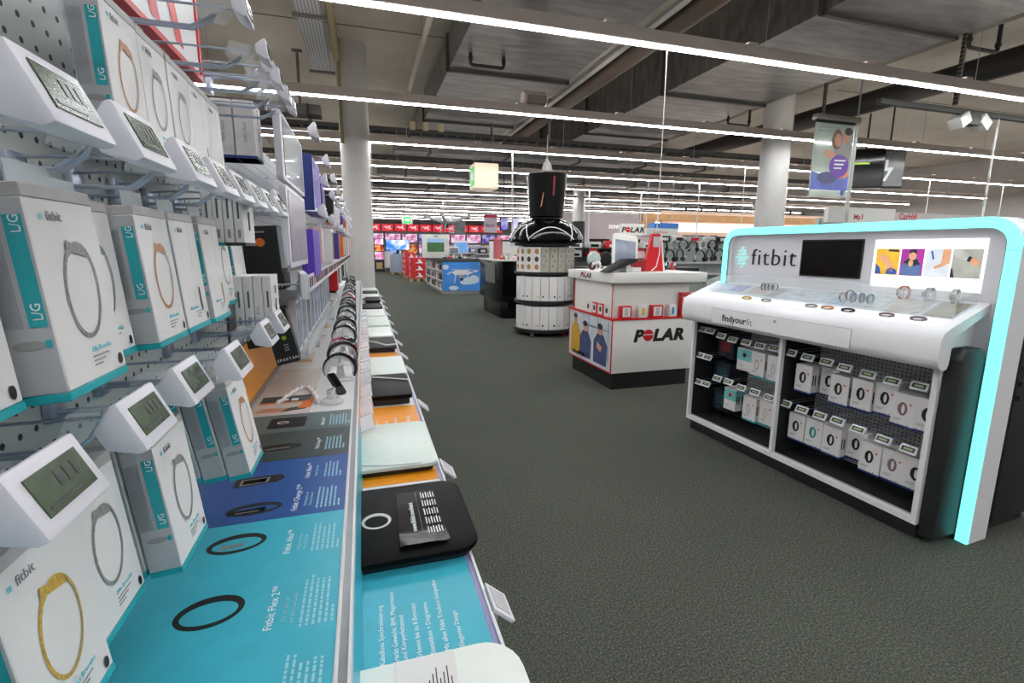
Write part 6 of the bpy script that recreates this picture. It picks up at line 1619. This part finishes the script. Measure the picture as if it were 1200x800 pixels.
for k in range(5):
    q = thing('price_card', 'pink price card standing on the dark gondola, %s along' % ORD[k], 'price card', (4.6+k*0.75, 12.15, 1.20), 0, 'pink price cards on the dark gondola')
    MB().box(-0.11, 0.11, 0, 0.01, 0, 0.26, PINKC).build('card', q)
    MB().box(-0.11, 0.11, -0.002, -0.0005, 0.2, 0.26, RED).build('header', q)
# long pale wall with lettering and dark screens (deep)
t = thing('brand_wall', 'pale rose shop wall with white lettering and dark screens', 'partition', (6.9, 17.5, 0))
MB().box(0, 4.6, 0, 0.15, 0, 2.85, mat('rose_wall', (190, 178, 182), rough=0.6, var=0.05, scale=2)).build('panel', t)
text('SONY', 0.19, mat('lit_letters', (250, 250, 255), rough=0.4, emit=0.6, var=0), t, (2.52, -0.012, 2.27), (1, 0, 0), (0, 0, 1), bold=0.004)
for k, x in enumerate((0.5, 1.7, 3.1)):
    MB().box(x, x+0.85, -0.05, -0.001, 1.45, 1.85, BLACKG).build('screen', t)
MB().box(0, 4.6, -0.5, 0, 0.9, 1.0, PW).build('counter_shelf', t)
# wood and cream shop wall
WOODW = mat('oak_band', (186, 140, 92), rough=0.5, var=0.12, scale=6)
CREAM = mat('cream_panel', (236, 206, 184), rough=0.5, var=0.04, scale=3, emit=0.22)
t = thing('shop_wall', 'cream shop wall with an oak band and backlit white fascia', 'partition', (9.0, 14.5, 0))
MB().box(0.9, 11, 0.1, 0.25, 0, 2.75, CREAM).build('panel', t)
MB().box(0, 8.4, -0.1, 0.1, 2.42, 2.64, WOODW).build('oak_band', t)
MB().box(0.0, 0.5, -0.08, 0.12, 2.1, 2.64, WOODW).build('oak_end', t)
MB().box(1.1, 11, -0.05, 0.1, 2.05, 2.36, mat('fascia_glow', (255, 240, 230), rough=0.5, emit=0.7, var=0)).build('lit_fascia', t)
for x, w2 in ((1.75, 1.4), (4.6, 1.6), (7.0, 1.4)): MB().box(x, x+w2, 0.02, 0.099, 1.35, 1.95, BLACKG if x < 4 else VIOL).build('wall_screen', t)
for k in range(8):
    x = 1.6+k*0.62+(0.8 if k > 3 else 0)
    o = MB().tube([(x, -0.2, 2.86), (x, -0.2, 2.74)], 0.04, BLACK, n=8).build('spot_lamp', t)
MB().box(1.0, 9, -0.22, -0.18, 2.86, 2.9, BLACK).build('spot_track', t)
t = thing('blue_fascia', 'blue and white hanging fascia with red word over the headphones', 'sign', (7.0, 11.0, 1.8))
MB().box(0.0, 0.96, 0, 0.2, 0, 0.19, PW).build('white_board', t)
MB().box(0.24, 0.98, 0.02, 0.3, 0.19, 0.33, mat('sky_blue_paint', (66, 132, 214), rough=0.4)).build('blue_board', t)
text('Kopfhoerer'.replace('oe', '\u00f6'), 0.10, RED, t, (0.22, -0.002, 0.06), (1, 0, 0), (0, 0, 1))
MB().box(0.0, 0.96, -0.004, 0.2, -0.02, 0.0, mat('purple_trim', (120, 70, 130), rough=0.5)).build('trim', t)
for a in (0.1, 0.86): MB().tube([(a, 0.17, 0.19), (a, 0.17, 1.40)], 0.006, STEEL).build('wire', t)
# white header boards behind the glowing counter
t = thing('header_fascia', 'long white header board lettered in red behind the glowing counter', 'sign', (9.7, 8.2, 2.06))
MB().box(0, 2.0, 0, 0.1, 0, 0.33, PW).build('board', t)
MB().box(2.0, 7.5, 0.02, 0.12, -0.1, 0.26, mat('fascia_pale', (206, 204, 204), rough=0.5)).build('board', t)
MB().box(0, 7.5, 0.2, 0.3, -2.06, 0.1, GREY).build('back_panel', t)
text('Mp3', 0.16, RED, t, (0.75, -0.002, 0.08), (1, 0, 0), (0, 0, 1), bold=0.003)
text('CarHifi', 0.20, RED, t, (2.15, 0.018, 0.11), (1, 0, 0), (0, 0, 1), bold=0.004)
text('Lautsprecher', 0.11, INKK, t, (2.2, 0.016, -0.02), (1, 0, 0), (0, 0, 1), bold=0.002)
for x in (3.9, 4.6): MB().box(x, x+0.4, 0.012, 0.019, 0.0, 0.16, INKG).build('emblem', t)
t = thing('grey_pillar_box', 'grey slotted upright cabinet cut by the picture edge', 'cabinet', (11.3, 5.0, 0))
MB().box(0, 0.9, 0, 0.5, 0, 2.35, GREY).build('body', t, bevel=0.01)
for k in range(6): MB().box(0.05, 0.12, -0.004, -0.0005, 1.3+k*0.15, 1.38+k*0.15, BLACK).build('slot', t)
# more fixtures far down the hall
for i, (x, y, w2, h2, c) in enumerate(((4.6, 20.0, 3.2, 1.5, (150, 150, 156)), (4.2, 26.0, 4.5, 1.6, (170, 164, 170)), (-4.5, 14.0, 2.2, 1.7, (150, 150, 150)), (-5.5, 22.0, 3.5, 1.7, (160, 156, 156)))):
    t = thing('far_gondola', 'grey shelf gondola deep in the hall, %s of four' % ORD[i], 'shelf', (x, y, 0), 0, 'far shelf gondolas')
    MB().box(0, w2, 0.2, 0.3, 0, h2, mat('far_grey_%d' % i, c, rough=0.6)).build('back_panel', t)
    for z in (0.3, 0.75, 1.2): MB().box(0, w2, -0.2, 0.2, z, z+0.03, PW).build('shelf', t)
    for k in range(int(w2/0.45)):
        q = thing('far_carton', '%s carton on far gondola %s, %s along' % (('dark', 'white', 'red', 'blue')[k % 4], ('one', 'two', 'three', 'four')[i], ORD[k]), 'box', (x+0.25+k*0.43, y, 1.231), 0, 'cartons on far gondolas')
        MB().box(-0.17, 0.17, -0.15, 0.15, 0, 0.22+0.04*(k % 3), (BLACKF, PW, REDC, mat('far_blue', (90, 110, 170), rough=0.5))[k % 4]).build('carton', q, bevel=0.01, seg=1)
        MB().box(-0.1, 0.1, -0.155, -0.151, 0.06, 0.16, (GREY, INKK, PW, PW)[k % 4]).build('front_print', q)

for d_ in (H20, H16, H24, RT, RC, KTAG, LR): d_.drop()
for d_ in BX.values(): d_.drop()
